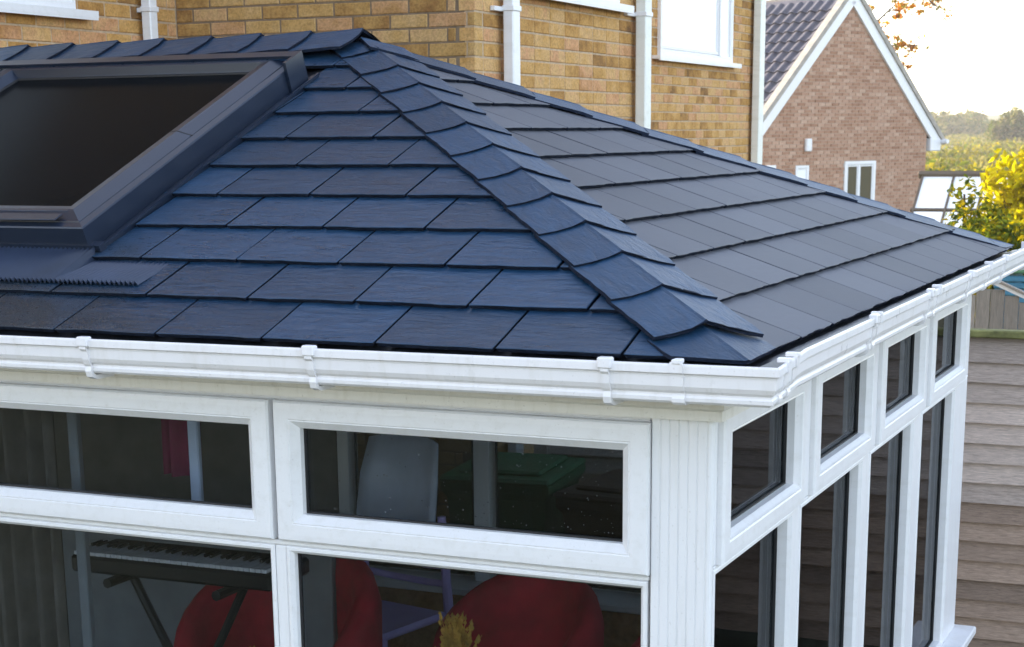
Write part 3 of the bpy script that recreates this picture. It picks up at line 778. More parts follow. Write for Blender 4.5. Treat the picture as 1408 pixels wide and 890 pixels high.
def house_window(parent, M, rect, mull=(), gmat='houseglass', sill=True, sillx=.12, sh=.036, fw=.055, label=None):
    x0, x1, y0, y1 = rect; M = M @ Matrix.Translation((0, 0, .022))
    f = MB().rings(rect, [(0, -.05), (0, .004), (.004, .008), (fw*.6, .008), (fw, -.004), (fw, -.03)])
    for mx in mull: f.box(mx-.03, mx+.03, y0+fw, y1-fw, -.03, .007, .004)
    wn = f.obj('window', MAT['pvc'], parent, M)
    edges = [x0+fw]+[e for mx in mull for e in (mx-.03, mx+.03)]+[x1-fw]
    for i in range(0, len(edges), 2):
        MB().box(edges[i]-.004, edges[i+1]+.004, y0+fw-.004, y1-fw+.004, -.024, -.018).obj('pane', MAT[gmat], wn, M)
        if edges[i+1]-edges[i] > .3: MB().rings((edges[i]+.006, edges[i+1]-.006, y0+fw+.006, y1-fw-.006), [(0, -.018), (0, -.004), (.022, -.003), (.026, -.012), (.026, -.018)]).obj('casement', MAT['pvc'], wn, M)
    if sill:
        s_ = MB(); s_.prism([(x0-sillx, y0-sh), (x1+sillx, y0-sh), (x1+sillx, y0-.002), (x0-sillx, y0-.002)], -.02, .055); s_.prism([(x0-sillx+.002, y0-sh-.012), (x1+sillx-.002, y0-sh-.012), (x1+sillx-.002, y0-sh+.001), (x0-sillx+.002, y0-sh+.001)], .038, .0535)
        s_.obj('window_sill', MAT['pvc'], wn, M)
    return wn
house_window(hA, HL_, wl, (3.0,), sillx=.12)
house_window(hA, HR, wr, (6.25,), sillx=.13)

def pipe(parent, M, a, z0, z1, w_=.065, d=.06, stand=.035, collars=(), left=.1, mat_='pvc'):
    p = MB(); p.box(a-w_/2, a+w_/2, z0, z1, stand, stand+d, .006)
    pp = p.obj('downpipe', MAT[mat_], parent, M)
    for z in collars:
        b = MB(); b.box(a-w_/2-.006, a+w_/2+.006, z-.014, z+.014, stand-.002, stand+d+.006, .003); b.box(a-w_/2-left, a+w_/2+.01, z-.016, z+.008, .002, stand-.001, .002)
        b.obj('pipe_bracket', MAT['pvc'], pp, M)
    return pp
pipe(hA, HL_, 4.465, GZ, HT, .068, .06, .03, (1.475,), .0)
pipe(hA, HR, 5.135, GZ, HT, .095, .06, .03, (1.45,), .10)
pipe(hA, HR, 7.20, GZ, HT, .115, .07, .03, (1.535,), .14, 'pvc_green')

# second house, further back
XB = -3.8; YB0, YB1 = 9.95, 13.42
hB = thing('brick_house', 'brown yellow brick house further back with a bright wide window above the sill', 'house', (-5.5, 11.5, GZ))
mb = MB(); mb.box(-9, XB-MR, YB0, YB1, GZ, HT); mb.obj('wall', MAT['mortar'], hB)
HB = frame((XB, 0, 0), (0, 1, 0), (0, 0, 1), (1, 0, 0))
wb = (10.45, 12.5, 1.425, 2.7)
rows = list(brick_rows(HB, YB0, YB1, .45, 1.9, [(wb[0], wb[1], wb[2]-.0, wb[3])]))
brick_parts(hB, HB, rows[:298], MAT['brick'])
if rows[298:]: brick_stuff(hB, HB, rows[298:], MAT['brick_j'])
brick_stuff(hB, HB, brick_rows(HB, YB0, YB1, GZ+.05, .43), MAT['brick_j'])
brick_stuff(hB, HB, brick_rows(HB, YB0, YB1, 1.99, 5.1, [(wb[0], wb[1], wb[2]-.0, wb[3])]), MAT['brick_j'])
house_window(hB, HB, wb, (12.12,), sillx=.14, sh=.03)
pipe(hB, HB, 13.24, GZ, HT, .16, .075, .03, (), .1, 'pvc_green')

# gable house ----------------------------------------------------------
tC = Vector((.47, .8827, 0)).normalized(); nCv = Vector((tC.y, -tC.x, 0)); pC = Vector((-8.3, 36.1, 0))
GC = frame(pC, tC, (0, 0, 1), nCv)
hC = thing('gable_house', 'pinkish brick house with a steep white edged gable and purple tiled roof', 'house', (pC.x-2, pC.y+1, GZ))
AP = (.14, 3.66); EV = .73; HW = 2.92       # apex (t,z), eave height, half width
tl, tr = AP[0]-HW-.1, AP[0]+HW-.1
mb = MB()
gp = [(tl, GZ), (tr, GZ), (tr, EV), (AP[0], AP[1]), (tl, EV)]
mb.prism(gp, -7.0, -.012); mb.obj('wall', MAT['mortar_c'], hC, GC)
wc = (.07, 1.14, -1.15, .12); wc2 = (-1.56, -1.13, -.6, .055); wc3 = (-2.5, -2.2, -.6, .08)
def gable_clip(it):
    for a, z, L, r in it:
        zt_ = z+.033
        if zt_ > EV:
            half = (AP[1]-zt_)/(AP[1]-EV)*HW; l, r_ = AP[0]-half, AP[0]+half
        else: l, r_ = tl, tr
        s0, s1 = max(a-L/2, l), min(a+L/2, r_)
        if s1-s0 > .03: yield ((s0+s1)/2, z, s1-s0, r)
brick_stuff(hC, GC, gable_clip(brick_rows(GC, tl, tr, -1.5, 3.6, [(h[0], h[1], h[2], h[3]) for h in (wc, wc2, wc3)])), MAT['brick_c'])
house_window(hC, GC, wc, (.56,), 'houseglass_dark', False, fw=.09)
house_window(hC, GC, wc2, (), 'houseglass', False, fw=.08)
house_window(hC, GC, wc3, (), 'houseglass', False, fw=.08)
mb = MB(); mb.box(-1.29, -1.11, .36, .64, .0, .09, .02); mb.box(-1.26, -1.14, .44, .48, .09, .10); mb.obj('vent_cover', MAT['pvc'], hC, GC)
def rake(sgn):
    # barge board and verge along one slope
    sl_ = (AP[1]-EV)/HW; ex = HW+.33
    A = Vector((AP[0], AP[1])); Bp = Vector((AP[0]+sgn*ex, AP[1]-sl_*ex)); d = (Bp-A).normalized(); n = Vector((-d.y, d.x))*(1 if sgn < 0 else 1)
    if n.y < 0: n = -n
    def P2(s_, h): q_ = A+d*s_+n*h; return (q_.x, q_.y)
    L = (Bp-A).length
    b = MB(); pts = [P2(0, -.09), P2(L, -.09), P2(L, .14), P2(0, .14)]
    if area(pts) < 0: pts = pts[::-1]
    b.prism(pts, .002, .06); b.obj('bargeboard', MAT['pvc'], hC, GC)
    v_ = MB(); pts = [P2(-.05, .142), P2(L+.06, .142), P2(L+.06, .245), P2(-.05, .245)]
    if area(pts) < 0: pts = pts[::-1]
    v_.prism(pts, -.1, .10); v_.obj('verge', MAT['verge'], hC, GC)
    return A, d, n, L
rake(1); A2, d2, n2, L2 = rake(-1)
mb = MB(); mb.box(AP[0]+HW-.02, AP[0]+HW+.36, EV-.42, EV-.12, -.30, .07, .02); mb.obj('box_end', MAT['pvc'], hC, GC)
mb = MB(); mb.tube([(AP[0]+HW+.38, EV-.20, .25), (AP[0]+HW+.38, EV-.20, -6.9)], .055, 8); mb.obj('gutter', MAT['pvc'], hC, GC)
# roof deck and tiles on the slope seen to the left
mb = MB()
def slope_pt(s_, h, z): q_ = A2+d2*s_+n2*h; return (q_.x, q_.y, z)
mb.add([slope_pt(0, .13, 0), slope_pt(L2, .13, 0), slope_pt(L2, .13, -7), slope_pt(0, .13, -7), slope_pt(0, .05, 0), slope_pt(L2, .05, 0), slope_pt(L2, .05, -7), slope_pt(0, .05, -7)],
       [(0, 1, 2, 3), (4, 7, 6, 5), (0, 4, 5, 1), (1, 5, 6, 2), (2, 6, 7, 3), (3, 7, 4, 0)])
sl_ = (AP[1]-EV)/HW; ex = HW+.33; mx_ = AP[0]+ex
mb.add([(AP[0], AP[1]+.16, 0), (mx_, AP[1]-sl_*ex+.16, 0), (mx_, AP[1]-sl_*ex+.16, -7), (AP[0], AP[1]+.16, -7), (AP[0], AP[1]+.06, 0), (mx_, AP[1]-sl_*ex+.06, 0), (mx_, AP[1]-sl_*ex+.06, -7), (AP[0], AP[1]+.06, -7)],
       [(0, 1, 2, 3), (4, 7, 6, 5), (0, 4, 5, 1), (1, 5, 6, 2), (2, 6, 7, 3), (3, 7, 4, 0)])
mb.obj('roof', MAT['ctile'], hC, GC)
# tile mesh: local x along ridge(depth, -n), y up the slope, z out
tw, tg = .30, .315
mb = MB(); N = 12; secs = []
for y, z in ((0, .050), (tg+.06, .008)):
    top = [(tw*1.06*i/N, y, z+.024*math.sin(2*math.pi*i/N)) for i in range(N+1)]
    secs.append(top+[(x, yy, zz-.028) for x, yy, zz in top[::-1]])
mb.sweep(None, secs); tile_me = mb.mesh('roof_tile', MAT['ctile'], False)
upd = Vector((-d2.x, -d2.y))
for r in range(14):
    for cidx in range(11):
        s_ = L2-.02-r*tg
        if s_ < .05: continue
        q_ = A2+d2*s_+n2*.135
        xa = Vector((0, 0, -1)); ya = Vector((upd.x, upd.y, 0)); za = Vector((n2.x, n2.y, 0))
        # right-handed check
        if xa.cross(ya).dot(za) < 0: xa = -xa; base = -(cidx+1)*tw+.02
        else: base = None
        Mt = Matrix((xa, ya, za)).transposed().to_4x4()
        Mt.translation = Vector((q_.x, q_.y, base if base is not None else .02-cidx*tw))
        place(bpy.data.objects.new('roof_tile', tile_me), hC, GC @ Mt)

# ------------------------------------------------------------------ fence, shed, things in the garden
fz = -.175
fn = thing('board_fence', 'weathered brown horizontal board fence with mossy top rail beside the conservatory', 'fence', (1.2, 5.2, GZ))
for px in range(5):
    x0 = -2.62+px*1.86+1.86*0
    for r in range(18):
        z1_ = fz-.035-r*.102; z0_ = z1_-.125
        if z0_ < GZ+.02: break
        b = MB(); w0, w1 = x0+.05+.004*random.random(), x0+1.80-.004*random.random(); n = 7
        vs = []
        jl = [(random.random()-.5)*.006 for _ in range(n+1)]
        for yy, zz, k in ((5.187, z0_, 1), (5.197, z0_, 1), (5.207, z1_, 0), (5.202, z1_, 0)):
            vs += [(w0+(w1-w0)*i/n, yy-.014*(1 if k else 0), zz+(jl[i] if k else 0)) for i in range(n+1)]
        m_ = n+1; fs = [(a*m_+i, a*m_+i+1, ((a+1) % 4)*m_+i+1, ((a+1) % 4)*m_+i) for a in range(4) for i in range(n)]+[(0, m_, 2*m_, 3*m_), (n, 3*m_+n, 2*m_+n, m_+n)]
        b.add(vs, fs); b.obj('board', MAT['fence'] if r < 8+random.randrange(-1, 2) else MAT['fence_brown'], fn)
    b = MB(); b.box(x0-.045, x0+.045, 5.165, 5.26, GZ, fz+.03, .006); b.obj('post', MAT['fence'], fn)
    for bx in (.48, 1.36):
        b = MB(); b.box(x0+bx, x0+bx+.035, 5.205, 5.23, GZ+.05, fz-.04); b.obj('batten', MAT['fence'], fn)
    b = MB(); b.box(x0+.046, x0+1.814, 5.150, 5.235, fz-.034, fz+.004, .006); b.obj('top_rail', MAT['moss'], fn)

sx, sy, sz = -.77, 9.0, -.255
sh = thing('peaked_fence_panel', 'grey vertical board panel with a low peaked top behind the board fence', 'fence panel', (sx, sy+.6, GZ))
for i in range(18):
    x = sx-.9+i*.1; hgt = sz-.03-abs(x+.05-sx)*.44
    b = MB(); b.box(x+.002, x+.098, sy-.012+.003*random.random(), sy+.012, GZ, hgt, .003); b.obj('board', MAT['shedwood'], sh)
for s_ in (-1, 1):
    b = MB(); pts = [(sx, sz+.02), (sx+s_*1.0, sz+.02-.44), (sx+s_*1.0, sz-.005-.44), (sx, sz-.005)]
    if area(pts) < 0: pts = pts[::-1]
    b.prism(pts, .014, .034); b.obj('bargeboard', MAT['pvc_cream'], sh, frame((0, sy, 0), (1, 0, 0), (0, 0, 1), (0, -1, 0)))
    b = MB(); pts = [(sx, sz+.021), (sx+s_*1.02, sz+.021-.449), (sx+s_*1.02, sz+.04-.449), (sx, sz+.04)]
    if area(pts) < 0: pts = pts[::-1]
    b.prism(pts, -.02, .04); b.obj('capping', MAT['shedwood'], sh, frame((0, sy, 0), (1, 0, 0), (0, 0, 1), (0, -1, 0)))

bl = thing('ribbed_shelter', 'low shelter with blue ribbed side and pale green top behind the peaked board panel', 'shelter', (-.3, 12.6, GZ))
mb = MB()
for i in range(14): mb.box(-1.2, 1.3, 12.0-.012*(i % 2), 12.05, -1.28+.06*i, -1.28+.06*i+.052, .008)
mb.obj('ribbed_panel', MAT['blue'], bl)
mb = MB(); mb.box(-1.25, 1.35, 11.96, 13.2, -.425, -.385, .01); mb.obj('top', MAT['palegreen'], bl)
mb = MB(); mb.box(-1.15, -1.10, 12.05, 13.1, GZ, -.43); mb.box(1.2, 1.25, 12.05, 13.1, GZ, -.43); mb.obj('side_wall', MAT['blue'], bl)

# greenhouse
gx0, gx1, gy, gz = -4.83, -3.2, 27.6, .03
gh = thing('greenhouse', 'greenhouse with white glazed roof and dark timber bars beyond the bushes', 'greenhouse', ((gx0+gx1)/2, gy, GZ))
GF = frame((0, gy, gz), (1, 0, 0), (0, -.80, -.60), (0, -.60, .80))
cols = 3; cw = (gx1-gx0)/cols
for i in range(cols):
    for j in range(2):
        b = MB(); b.box(gx0+i*cw+.02, gx0+(i+1)*cw-.02, .05+j*.95, .05+j*.95+.90, -.006, .0); b.obj('pane', MAT['glazing'], gh, GF)
b = MB()
for i in range(cols+1): b.box(gx0+i*cw-.018, gx0+i*cw+.018, .0, 2.0, -.02, .02)
b.obj('glazing_bar', MAT['tim'], gh, GF)
for c0, c1 in ((.93, .975), (1.95, 2.02)): MB().box(gx0-.05, gx1+.05, c0, c1, -.03, .023).obj('crossbar', MAT['tim'], gh, GF)
b = MB(); b.box(gx0-.08, gx1+.08, -.05, .05, -.05, .06, .01); b.obj('ridge_beam', MAT['tim'], gh, GF)
b = MB(); b.box(gx0, gx1, gy-1.58, gy-1.52, GZ, gz-1.25); b.box(gx0, gx0+.05, gy-1.52, gy+1.5, GZ, gz-1.25); b.box(gx1-.05, gx1, gy-1.52, gy+1.5, GZ, gz-1.25); b.box(gx0, gx1, gy+1.5, gy+1.56, GZ, gz-1.25); b.obj('side_wall', MAT['glazing'], gh)

# bushes
bush('yellow_shrub', 'tall shrub with glowing golden yellow leaves at the right edge', 'shrub', (-1.80, 19.5, GZ), .50, 2.95, 32, .34, 8500, .062, [MAT['leaf_yellow'], MAT['leaf_yellow'], MAT['leaf_yolive']])
bush('green_shrub', 'rounded green shrub in front of the greenhouse', 'shrub', (-1.95, 15.1, GZ), .26, 2.3, 22, .22, 6500, .04, [MAT['leaf_green'], MAT['leaf_dkgreen'], MAT['leaf_yolive']])
bush('green_shrub', 'darker green shrub with a few yellow leaves, right of the rounded shrub', 'shrub', (-1.38, 14.3, GZ), .40, 1.95, 22, .26, 6500, .042, [MAT['leaf_dkgreen'], MAT['leaf_green'], MAT['leaf_yolive']])
bush('green_shrub', 'low green shrub behind the peaked board panel under the yellow leaves', 'shrub', (-.6, 16.0, GZ), .7, 1.6, 14, .34, 3000, .06, [MAT['leaf_green'], MAT['leaf_dkgreen'], MAT['leaf_yellow']])

# hedge beyond the greenhouse, scrub in the field, far wooded hedge line
mb = MB(); bl_ = []
for i in range(46):
    t = i/45; x = -22+26*t; bl_.append((x, 62+random.random()*2, GZ+.5+random.random()*.35, 1.0, .8, .75))
leaves(mb, bl_, 9000, .11, 3); tag(mb.obj('hedge', [MAT['leaf_green'], MAT['leaf_dkgreen'], MAT['leaf_yolive']]), kind='stuff')
mb = MB(); bl_ = []
for i in range(330):
    y = 72+200*random.random()**1.3; k = y/300
    x = -.186*y+(random.random()-.35)*y*.16+(y-72)*.0
    r = .5+1.0*random.random(); bl_.append((x, y, GZ+.3+1.2*((y-60)/235)**2+r*.25, r*1.5, r, r*.55))
leaves(mb, bl_, 26000, .22, 4); tag(mb.obj('scrub', [MAT['leaf_yolive'], MAT['leaf_far'], MAT['leaf_far'], MAT['leaf_green']]), kind='stuff')
mb = MB(); bl_ = []
for i in range(110):
    t = random.random(); x = -120+110*t; y = 285+25*random.random()
    hh = 1.9+1.5*math.exp(-((x+52)/5)**2)+1.0*random.random()-.9*math.exp(-((x+43)/5)**2)
    bl_.append((x, y, GZ+1.2+hh*.5, 3.0, 2.5, hh*.72))
leaves(mb, bl_, 26000, .5, 2); tag(mb.obj('far_wood', [MAT['leaf_far'], MAT['leaf_dkgreen']]), kind='stuff')

def tree(label, base, trunk_h, crown, n, rr, count, size, mats, name='tree', tr_=.25, group=None):
    t = thing(name, label, 'tree', base, group); b = Vector(base)
    bl_ = blob_cluster((b.x, b.y, b.z+trunk_h+crown[2]*.6), crown, n, rr)
    leaves(MB(), bl_, count, size, len(mats), .3).obj('crown', mats, t)
    st = MB(); topp = b+Vector((0, 0, trunk_h+crown[2]*.8)); st.tube([b-Vector((0, 0, .1)), b+Vector((.05, 0, trunk_h*.6)), topp], [tr_, tr_*.75, tr_*.3], 8)
    for q_ in bl_[:9]: st.tube([b+Vector((0, 0, trunk_h*.75)), (b+Vector((0, 0, trunk_h))+Vector(q_[:3]))/2, q_[:3]], [tr_*.4, tr_*.25, tr_*.08], 5)
    st.obj('trunk', MAT['bark'], t); return t
tree('round dark tree on the horizon at the right edge', (-28.0, 200, GZ), 1.9, (2.2, 2.2, 1.8), 14, 1.2, 3200, .34, [MAT['leaf_far'], MAT['leaf_dkgreen']])

# autumn tree behind the gable: trunk hidden by the house, boughs reaching over to the right
at = thing('autumn_tree', 'tree with sparse orange leaves hanging past the white gable edge', 'tree', (-13.0, 53.0, GZ))
st = MB(); st.tube([(-13, 53, GZ-.1), (-13, 53, 1.5), (-12.8, 53, 5.5), (-12.5, 53, 8)], [.35, .28, .2, .08], 8)
lf = MB()
boughs = [[(-12.85, 53, 3.6), (-11.6, 52, 3.75), (-10.9, 52, 4.1), (-10.4, 52, 4.55), (-9.7, 52.3, 4.8)],
          [(-12.9, 53, 3.0), (-11.5, 52, 3.3), (-10.8, 52, 3.25), (-10.2, 52, 3.35), (-9.6, 52, 3.3)],
          [(-12.9, 53, 2.4), (-11.4, 52, 2.75), (-10.8, 52, 2.75), (-10.3, 52, 2.85)],
          [(-12.8, 53, 5.0), (-11.4, 52, 5.2), (-10.4, 52, 5.1), (-9.4, 52, 4.7), (-9.1, 52, 4.45)],
          [(-12.9, 53, 2.0), (-11.3, 52, 2.3), (-10.7, 52, 2.1)]]
boughs = [[(x-.45, y+1.2, z+.12) for x, y, z in b_] for b_ in boughs]
for bg_ in boughs:
    n = len(bg_); st.tube(bg_, [.06*(1-.8*i/(n-1)) for i in range(n)], 6)
    for i in range(1, n):
        for k in range(10):
            p = Vector(bg_[i-1]).lerp(Vector(bg_[i]), random.random()); e = p+Vector((random.gauss(.15, .28), random.gauss(0, .3), random.gauss(-.04, .22)))
            st.tube([p, e], [.014, .005], 4)
            leaves(lf, [(e.x, e.y, e.z, .24, .2, .12)], random.randrange(5, 22), .08, 3, .1)
        pass
st.obj('trunk', MAT['bark'], at); lf.obj('foliage', [MAT['leaf_orange'], MAT['leaf_yolive'], MAT['leaf_orange']], at)

# ------------------------------------------------------------------ inside the conservatory
def armchair(label, loc, rz, rad=.36, bh=.86):
    t = thing('armchair', label, 'armchair', loc, 'red tub armchairs inside the conservatory'); M0 = Matrix.Translation(Vector(loc)) @ Matrix.Rotation(rz, 4, 'Z')
    # wrap-round back and arms (opening toward +y local)
    mb = MB(); secs = []; N = 22
    for i in range(N+1):
        a = math.pi*(-.22+1.44*i/N); ca, sa = math.cos(a), -math.sin(a)
        f = max(0, math.sin(math.pi*(i/N)))**.8; h = .56+(bh-.56)*f
        pr = []
        for k in range(10):
            tt = 2*math.pi*k/10
            rr_ = rad-.05+.055*math.cos(tt)*1.0; zz = .2+(h-.2)*(.5+.5*math.sin(tt)) if False else None
        o_, i_ = rad, rad-.10
        pts2 = [(o_-.02, .17), (o_, .25), (o_+.01*f, h-.10), (o_-.012, h-.03), (o_-.05, h), (i_+.012, h-.03), (i_, h-.10), (i_, .25), (i_+.02, .17)]
        secs.append([(ca*r_, sa*r_*1.0, z_) for r_, z_ in pts2])
    mb.sweep(None, secs); mb.obj('backrest', MAT['red'], t, M0, True)
    mb = MB(); secs = []
    for z, s_ in ((.16, .9), (.2, 1), (.38, 1.0), (.43, .97), (.455, .85), (.465, .5)):
        secs.append([((rad-.105)*s_*math.cos(2*math.pi*k/20), (rad-.105)*s_*math.sin(2*math.pi*k/20)+.05, z) for k in range(20)])
    mb.sweep(None, secs); mb.obj('seat', MAT['red'], t, M0, True)
    for dx in (-.2, .2):
        for dy in (-.2, .22):
            MB().tube([(dx, dy, 0), (dx*.95, dy*.95, .17)], [.016, .024], 8).obj('leg', MAT['bark'], t, M0)
    return t
armchair('dark red tub armchair at the left, in front of the keyboard stand', (-2.26, 1.75, FLOOR), math.pi, .40, .95)
armchair('dark red tub armchair in the middle of the lower front window', (-1.42, 2.1, FLOOR), math.pi*.95, .33, .86)
armchair('dark red tub armchair nearest the corner post', (-.58, 1.85, FLOOR), math.pi*.8, .38, .98)

kb = thing('keyboard', 'electronic keyboard with white and black keys on the crossed stand', 'keyboard', (-2.24, 1.2, -.62))
KM = Matrix.Translation((-2.24, 1.16, -.60)) @ Matrix.Rotation(.02, 4, 'Z')
b = MB(); b.box(-.40, .40, -.10, .17, -.06, .0, .01); b.obj('body', MAT['blackp'], kb, KM)
km = MB().box(-.0103, .0103, -.095, .04, .001, .014, .002).mesh('white_key', MAT['keysw']); kbm = MB().box(-.0055, .0055, -.02, .04, .0145, .026, .002).mesh('black_key', MAT['blackp'])
for i in range(35):
    place(bpy.data.objects.new('white_key', km), kb, KM @ Matrix.Translation((-.374+i*.022, 0, 0)))
    if i % 7 in (0, 1, 3, 4, 5) and i < 34: place(bpy.data.objects.new('black_key', kbm), kb, KM @ Matrix.Translation((-.374+i*.022+.011, 0, 0)))
ks = thing('keyboard_stand', 'black crossed keyboard stand beneath the keyboard', 'stand', (-2.24, 1.2, FLOOR))
for s_ in (-1, 1):
    b = MB(); b.tube([(-2.24-s_*.30, 1.18+.012*s_, FLOOR+.03), (-2.24+s_*.22, 1.18+.012*s_, -.69)], .016, 8); b.obj('leg', MAT['blackp'], ks)
    b = MB(); b.tube([(-2.24+s_*.22, 1.02, -.678), (-2.24+s_*.22, 1.36, -.678)], .018, 8); b.obj('arm', MAT['blackp'], ks)
    b = MB(); b.tube([(-2.24-s_*.30, 1.02, FLOOR+.02), (-2.24-s_*.30, 1.36, FLOOR+.02)], .016, 8); b.obj('foot', MAT['blackp'], ks)
b = MB(); b.box(-3.95, -2.15, 2.0, 2.04, FLOOR, -.78, .005); tag(b.obj('display_board', MAT['greyboard']), 'plain grey board standing behind the keyboard stand', 'board')

def curtain(label, x0, x1, y, z0, z1, mat_, folds, amp=.03, group='curtains inside the left window'):
    mb = MB(); n = folds*8; vs = []
    for i in range(n+1):
        t = i/n; yy = y+amp*math.sin(t*folds*2*math.pi)+.01*math.sin(t*17); vs += [(x0+(x1-x0)*t, yy, z0), (x0+(x1-x0)*t, yy+.004, z1)]
    fs = [(2*i, 2*i+2, 2*i+3, 2*i+1) for i in range(n)]
    k = len(vs); vs2 = [(a, b_+.006, c) for a, b_, c in vs]
    mb.add(vs+vs2, fs+[(a+k, d+k, c+k, b_+k) for a, b_, c, d in fs]+[(0, 1, k+1, k), (2*n, k+2*n, k+2*n+1, 2*n+1)])
    o = mb.obj('curtain', mat_, smooth=True); tag(o, label, 'curtain', group)
curtain('taupe curtain gathered at the far left of the front windows', -2.45, -2.03, .28, FLOOR+.03, .17, MAT['curtain'], 6)
curtain('narrow maroon curtain beside the pale strip in the upper left window', -1.86, -1.72, .55, -.17, .17, MAT['maroon'], 2, .02)
mb = MB(); mb.box(-1.955, -1.922, .24, .265, FLOOR, .17, .004); tag(mb.obj('curtain_pole_strip', MAT['greyboard']), 'pale upright strip between the taupe and maroon curtains', 'upright')
mb = MB(); mb.box(-1.70, -1.665, .45, .47, -.26, .17, .004); tag(mb.obj('blind_strip', MAT['bluewhite']), 'short pale blue upright strip right of the maroon curtain', 'upright')

# lavender garden-style chair by the rear windows
ch = thing('plastic_chair', 'pale blue and lavender plastic chair by the rear windows', 'chair', (-2.4, 2.75, FLOOR))
CM = Matrix.Translation((-2.36, 2.75, FLOOR)) @ Matrix.Rotation(RAD(-12), 4, 'Z')
b = MB(); n = 8; vs = []
for j, (z, y, hw) in enumerate(((.86, .12, .22), (1.05, .15, .215), (1.23, .19, .19))):
    for i in range(n+1):
        t = -1+2*i/n; vs.append((t*hw, y-.05*t*t+.05, z-(.02*t*t if j == 2 else 0)))
vs2 = [(x, y+.012, z) for x, y, z in vs]; k = len(vs)
fs = [(j*(n+1)+i, j*(n+1)+i+1, (j+1)*(n+1)+i+1, (j+1)*(n+1)+i) for j in range(2) for i in range(n)]
rim = [j for j in range(n+1)]+[(n+1)*1+n, (n+1)*2+n]+[(n+1)*2+i for i in range(n-1, -1, -1)]+[(n+1)]
b.add(vs+vs2, fs+[tuple(x+k for x in f[::-1]) for f in fs]+[(rim[i], rim[(i+1) % len(rim)], rim[(i+1) % len(rim)]+k, rim[i]+k) for i in range(len(rim))])
b.obj('backrest', MAT['bluewhite'], ch, CM, True)
b = MB(); b.box(-.24, .24, -.27, .18, .44, .475, .012); b.obj('seat', MAT['lavender'], ch, CM)
for s_ in (-1, 1):
    MB().tube([(s_*.25, .22, 0), (s_*.24, .19, .46), (s_*.225, .17, .9)], [.024, .022, .018], 8).obj('leg', MAT['lavender'], ch, CM)
    MB().tube([(s_*.24, -.26, 0), (s_*.225, -.24, .45)], [.022, .02], 8).obj('leg', MAT['lavender'], ch, CM)
for z in (.60, .68):
    MB().tube([(-.235, .18, z), (-.1, .225, z-.02), (.1, .225, z-.02), (.235, .18, z)], .016, 8).obj('back_rail', MAT['lavender'], ch, CM)

def dried(label, loc, h, spread, n):
    t = thing('dried_grass', label, 'dried grass', loc, 'bunches of dried grass inside the window'); st = MB(); sd = MB()
    for i in range(n):
        e = Vector(loc)+Vector((random.gauss(0, spread), random.gauss(0, spread), h*(.6+.4*random.random())))
        md = Vector(loc).lerp(e, .6)+Vector((0, 0, .03)); st.tube([loc, md, e], [.002, .0018, .001], 4)
        for k in range(5):
            p = md.lerp(e, .2+.8*random.random()); r = .006
            sd.add([p+Vector((0, 0, r*1.8)), p+Vector((r, 0, 0)), p+Vector((0, r, 0)), p-Vector((r, r, 0)), p-Vector((0, 0, r*1.8))], [(0, 1, 2), (0, 2, 3), (0, 3, 1), (4, 2, 1), (4, 3, 2), (4, 1, 3)])
    st.obj('stalk', MAT['gold'], t); tag(sd.obj('seed_head', MAT['gold'], t), kind='stuff')
b = MB(); b.tube([(-1.48, 1.72, FLOOR), (-1.48, 1.72, FLOOR+.02), (-1.48, 1.72, FLOOR+.50), (-1.48, 1.72, FLOOR+.52)], [.16, .16, .03, .19], 16)
tag(b.obj('pedestal_table', MAT['blackp']), 'small black pedestal table in front of the middle armchair', 'table')
dried('bushy bunch of golden dried grass on the pedestal table before the middle armchair', (-1.48, 1.72, FLOOR+.52), .32, .035, 90)
b = MB(); b.tube([(-1.15, .32, FLOOR), (-1.15, .32, FLOOR+.3), (-1.15, .32, FLOOR+.5)], [.10, .13, .07], 14)
tag(b.obj('floor_vase', MAT['blackp']), 'dark floor vase behind the window mullion', 'vase')
dried('golden dried grass in the floor vase just right of the front mullion', (-1.15, .32, FLOOR+.5), .62, .045, 70)
b = MB(); b.tube([(-1.62, .62, FLOOR), (-1.62, .62, FLOOR+.3), (-1.62, .62, FLOOR+.5)], [.10, .13, .07], 14)
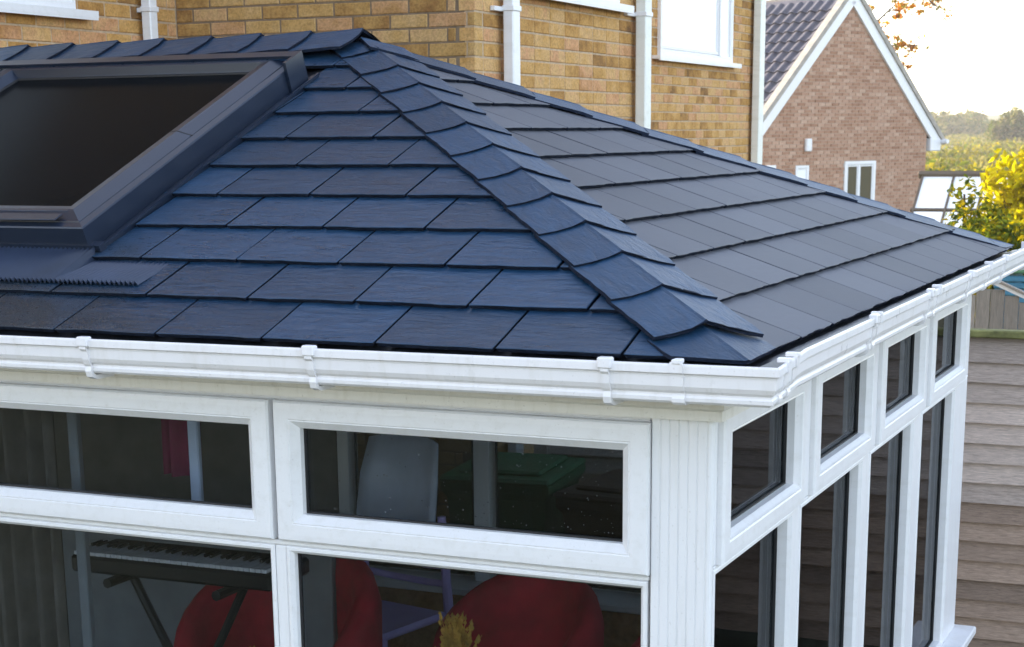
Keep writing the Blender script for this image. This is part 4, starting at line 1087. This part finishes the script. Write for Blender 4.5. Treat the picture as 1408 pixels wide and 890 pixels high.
tag(b.obj('floor_vase', MAT['blackp']), 'dark floor vase in front of the left red armchair', 'vase')
dried('golden dried grass in the floor vase before the left red armchair', (-1.62, .62, FLOOR+.5), .5, .05, 70)

# bins outside behind the rear windows
def bin_(label, x, y, mat_, hgt, rz=0):
    t = thing('wheelie_bin', label, 'wheelie bin', (x, y, GZ), 'wheelie bins behind the conservatory'); M0 = Matrix.Translation((x, y, GZ)) @ Matrix.Rotation(rz, 4, 'Z')
    b = MB(); secs = [[(sx_*w_, sy_*d_, z) for sx_, sy_ in ((-1, -1), (1, -1), (1, 1), (-1, 1))] for z, w_, d_ in ((.10, .2, .22), (hgt-.08, .26, .30), (hgt-.04, .285, .325), (hgt, .285, .325))]
    b.sweep(None, secs); b.obj('body', MAT[mat_], t, M0)
    b = MB(); b.box(-.295, .295, -.345, .33, hgt+.001, hgt+.035, .015); b.box(-.22, .22, -.25, .25, hgt+.034, hgt+.06, .015); b.obj('lid', MAT[mat_], t, M0)
    b = MB(); b.tube([(-.27, .38, hgt-.03), (.27, .38, hgt-.03)], .018, 8); b.obj('handle', MAT[mat_], t, M0)
    for s_ in (-1, 1): MB().tube([(s_*.20, .24, .10), (s_*.25, .24, .10)], .10, 14).obj('wheel', MAT['blackp'], t, M0)
bin_('green wheelie bin outside the rear windows by the brick wall', -2.42, 4.35, 'green', 1.0, .1)
bin_('brown wheelie bin outside the rear windows beside the green bin', -1.75, 4.35, 'brownp', .95, -.1)

# ------------------------------------------------------------------ morning haze over the fields
hm = bpy.data.materials.new('haze'); hm.use_nodes = True; ht = hm.node_tree; ht.nodes.clear()
ho = ht.nodes.new('ShaderNodeOutputMaterial'); hv = ht.nodes.new('ShaderNodeVolumePrincipled')
hv.inputs['Color'].default_value = (.95, .95, .93, 1); hv.inputs['Density'].default_value = .0006; hv.inputs['Anisotropy'].default_value = .3
ht.links.new(hv.outputs[0], ho.inputs['Volume'])
tag(MB().box(-1600, 1600, -1600, 1600, GZ-1, 16).obj('haze', hm), kind='stuff')
